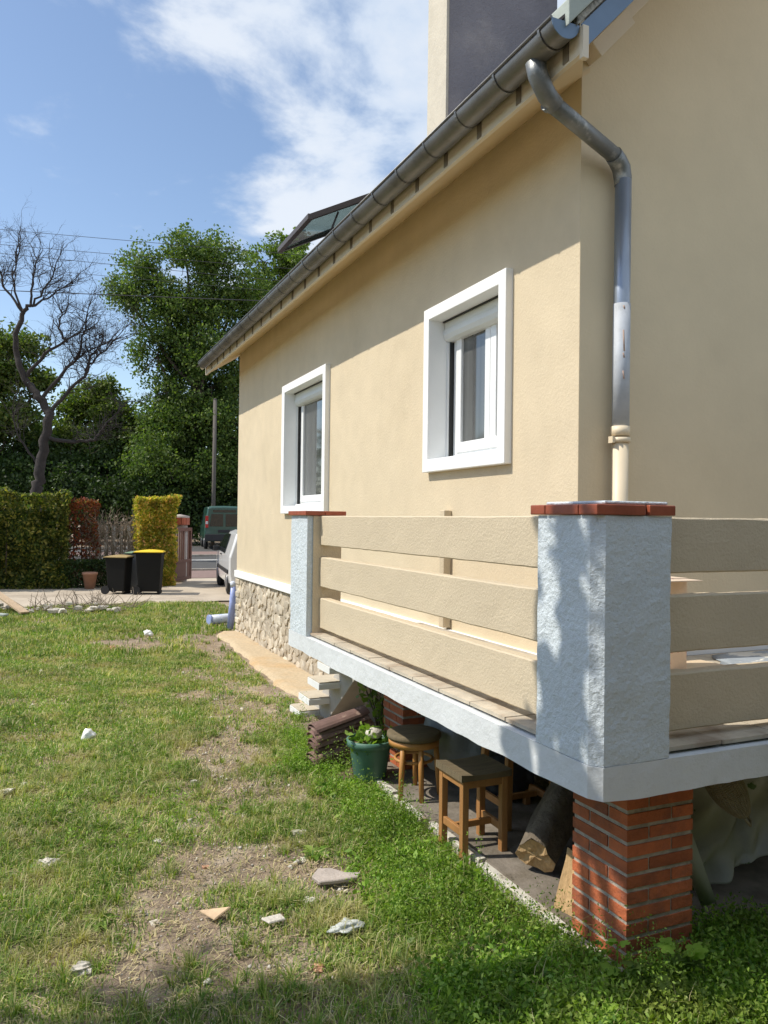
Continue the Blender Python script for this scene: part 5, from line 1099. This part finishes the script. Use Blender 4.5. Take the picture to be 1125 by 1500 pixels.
for i, (x, y, r) in enumerate([(1.45, 3.2, .13), (1.33, 3.85, .10), (1.62, 3.05, .12), (.25, 3.6, .09), (1.9, 9.9, .12), (1.6, 10.3, .12), (.9, 5.7, .08), (1.5, 2.75, .12), (1.2, 4.6, .09), (.4, 5.1, .08)]):
    rosette(x, y, r, ['largest dandelion rosette, among the weeds right of the grey slab piece', 'dandelion rosette at the weed edge beside the white chips', 'broad-leaved rosette nearest the edging board', 'small rosette left of the bare patch in the near lawn', 'far rosette on the lawn beside the sandy path', 'far rosette just left of the one beside the sandy path', 'small rosette on the lawn beyond the bare patch', 'rosette in the weeds at the bottom centre', 'rosette between bare soil and weeds level with the round stool', 'rosette far left beyond the white rubble lump'][i])

# stones, each its own thing
st_list = [((.05, 4.28), .055, M_rock, 'white lump of rubble in the grass at the far left of the near lawn'), ((.17, 3.23), .05, M_rock, 'crumbly white stone near the bottom left corner'), ((-.17, 5.41), .05, M_rock, 'white stone cut by the left edge of the picture'), ((-.08, 5.54), .025, M_rock, 'tiny white stone right of the stone at the left edge'),
 ((.60, 4.35), .035, M_rock, 'flat pale stone at the left end of the bare patch'), ((.74, 4.5), .022, M_rock, 'small pale stone at the upper end of the bare patch'), ((.82, 4.62), .022, M_rock, 'small round pale stone beyond the bare patch'), ((1.34, 4.16), .045, M_rock, 'smooth white oval stone at the edge of the weeds'),
 ((1.13, 3.37), .042, M_rock, 'white angular stone left of the flat grey slab piece'), ((.48, 3.48), .028, M_rock, 'white chip in the shaded hollow'), ((1.01, 2.87), .028, M_rockb, 'orange brick fragment in the shaded foreground grass'), ((1.5, 2.62), .022, M_rock, 'white pebble in the grass bottom centre'), ((1.25, 3.81), .022, M_rock, 'white chip among crumbs beside the weeds'), ((1.36, 3.81), .026, M_rock, 'white crumbly chip nearest the weeds'), ((1.07, 4.6), .022, M_rock, 'pale stone in the upper bare soil, left of a pair'), ((1.13, 4.57), .024, M_rock, 'pale stone in the upper bare soil, right of a pair'),
 ((.78, 3.94), .02, M_rockb, 'pinkish crumb in the middle of the bare patch'), ((.95, 11.67), .06, M_rockb, 'brown broken piece on the far lawn'), ((1.8, 7.44), .035, M_rock, 'pale stone near the sandy path edge'), ((1.45, 7.16), .035, M_rock, 'pale stone on the lawn before the sandy path'), ((.96, 5.27), .03, M_rock, 'small pale stone at the near end of the middle lawn'), ((1.66, 8.0), .035, M_rock, 'flat white flake by the bare strip of the path')]
for i, ((x, y), r, mt, lb) in enumerate(st_list):
    r *= .82; me = stone_mesh(r, r*random.uniform(.6, .9), r*.5, 20+i, 3); me.materials.append(mt); o = bpy.data.objects.new('stone', me); col.objects.link(o); o.location = (x, y, G(x, y)+r*.22); o.rotation_euler = (random.uniform(-.2, .2), random.uniform(-.2, .2), random.uniform(0, 6)); setp(o, lb, 'stone', 'stones lying in the lawn')
def shard(label, x, y, pts, th, mt, tilt=(0.1, -.1, 0), name='slab_fragment'):
    z = G(x, y)+.03; mb = MB().prism([(px, py, 0) for px, py in pts], (0, 0, th)); me = mb.mesh(name); me.materials.append(mt); o = bpy.data.objects.new(name, me); col.objects.link(o); o.location = (x, y, z); o.rotation_euler = tilt; setp(o, label, 'fragment')
    md = o.modifiers.new('b', 'BEVEL'); md.width = .004
shard('flat grey concrete fragment in the grass beside the weeds', 1.31, 3.50, [(-.11, .03), (-.06, .08), (0, .06), (.05, .0), (.12, -.03), (.09, -.06), (0, -.05), (-.09, -.03)], .02, mat('fragment_grey', (.42, .36, .31), .9, .15, 14, .6, 50), (.12, -.05, 0))
shard('tan triangular tile fragment in the middle of the bare ground', .72, 3.40, [(-.06, .045), (.07, -.01), (-.02, -.05)], .012, M_rockt, (.15, -.15, .1), 'tile_fragment')
shard('pale tile fragment right of the tan triangular one', .93, 3.22, [(-.05, .03), (.05, .02), (.04, -.03), (-.04, -.02)], .01, M_rock, (.1, .1, .4), 'tile_fragment')
o = blob('plastic_film', 'crumpled translucent grey plastic film on the foreground lawn', 'film', (1.19, 3.06, G(1.19, 3.06)+.03), (.05, .035, .018), M_film, 6, 1.6, 4)
o = blob('tissue', 'crumpled white tissue on the far lawn', 'tissue', (1.55, 12.6, G(1.55, 12.6)+.07), (.065, .04, .045), M_surr, 11, 1.3, 3)
o = blob('paper_scrap', 'bent white paper scrap standing in the middle lawn', 'paper', (.37, 6.6, G(.37, 6.6)+.05), (.04, .018, .045), M_surr, 13, 1.4, 3)
# rubble and brush at the far left
pk = thing('plank', 'old wooden plank lying slanted on the rubble at the left edge', 'plank', (-.7, 16.8, -.05))
z1 = G(-.5, 16); MB().bar((-1.05, 17.3, z1+.50), (-.25, 15.6, z1+.08), .16, .03).build('board', M_plank, pk)
pk = thing('plank', 'pale green board lying beneath the slanted plank', 'plank', (-.8, 15.6, -.05)); MB().bar((-1.3, 16.0, z1+.12), (-.55, 15.4, z1+.07), .14, .03).build('board', M_verge, pk)
rr_ = random.Random(4)
for i, (cx, cy, n_, lb, sp) in enumerate([(.08, 15.9, 16, 'white rubble lump in the heap right of the slanted plank', .20), (1.05, 16.0, 9, 'pale rubble lump in the small heap before the bins', .20), (-.75, 16.4, 12, 'rubble lump beneath the slanted plank', .35), (.55, 15.8, 5, 'flat pale piece lying between the two rubble heaps', .14)]):
    for k in range(n_):
        r = rr_.uniform(.025, .085); x = cx+rr_.gauss(0, sp); y = cy+rr_.gauss(0, .15); me = stone_mesh(r, r*.8, r*.6, 60+i*20+k, 1+k%2); me.materials.append(M_rock); o = bpy.data.objects.new('rubble_lump', me); col.objects.link(o)
        o.location = (x, y, G(x, y)+.05+max(0, .22-abs(x-cx)*.9)*rr_.random()+.02); setp(o, lb, 'rubble', 'rubble '+['right of the plank', 'before the bins', 'beneath the plank', 'between the heaps'][i])
mb = MB()
for k in range(170):
    x = rr_.uniform(-.2, 1.9) if k % 3 else rr_.gauss(.85, .3); y = rr_.gauss(16.4, .25); z = G(x, y); p = [Vector((x, y, z))]; dr = Vector((rr_.gauss(0, .8), rr_.gauss(0, .3), rr_.uniform(.2, .9))).normalized()
    for q in range(4): dr = (dr+Vector((rr_.gauss(0, .3), rr_.gauss(0, .2), rr_.gauss(-.1, .25)))).normalized(); p.append(p[-1]+dr*rr_.uniform(.07, .16)); p[-1].z = max(p[-1].z, z+.02)
    mb.tube(p, [.008, .007, .006, .005, .003], 3, False)
o = mb.build('dry_brush', M_twig, None); o['kind'] = 'stuff'; setp(o, 'tangle of dry cut branches at the edge of the driveway', 'brush')

# unseen leaf banks added round the viewpoint to block sky light
def bank(name, label, n, x0, x1, y0, y1, h, size):
    q = rng.random((n, 3)); C_ = np.stack([x0+q[:, 0]*(x1-x0), y0+q[:, 1]*(y1-y0), q[:, 2]*h], -1); C_[:, 2] *= 1+.3*fbm(np.stack([C_[:, 0], C_[:, 1], C_[:, 0]*0], -1), 3, .3)
    o = leafcloud(name, M_lf_mid, C_, rng.uniform(size*.7, size*1.4, n), None, .3, .7); o['kind'] = 'stuff'; setp(o, label, 'sky blocker')
bank('sky_block_trees', 'added leaf bank left of the view, blocking low sky light', 9000, -24, -19, -10, 34, 4.5, .6)
bank('sky_block_hedge', 'added leaf bank right of and behind the viewpoint, shading the rails and pillar', 24000, 2.0, 10, -.4, .2, 3.3, .17)
bank('sky_block_hedge', 'added leaf bank close behind the viewpoint, keeping sky light off the pillar', 16000, -3, 2, -2.0, -1.3, 3.4, .2)
bank('sky_block_trees', 'added leaf bank far behind the viewpoint, blocking the lowest sky light', 6000, -20, 24, -20, -16, 3.5, .8)
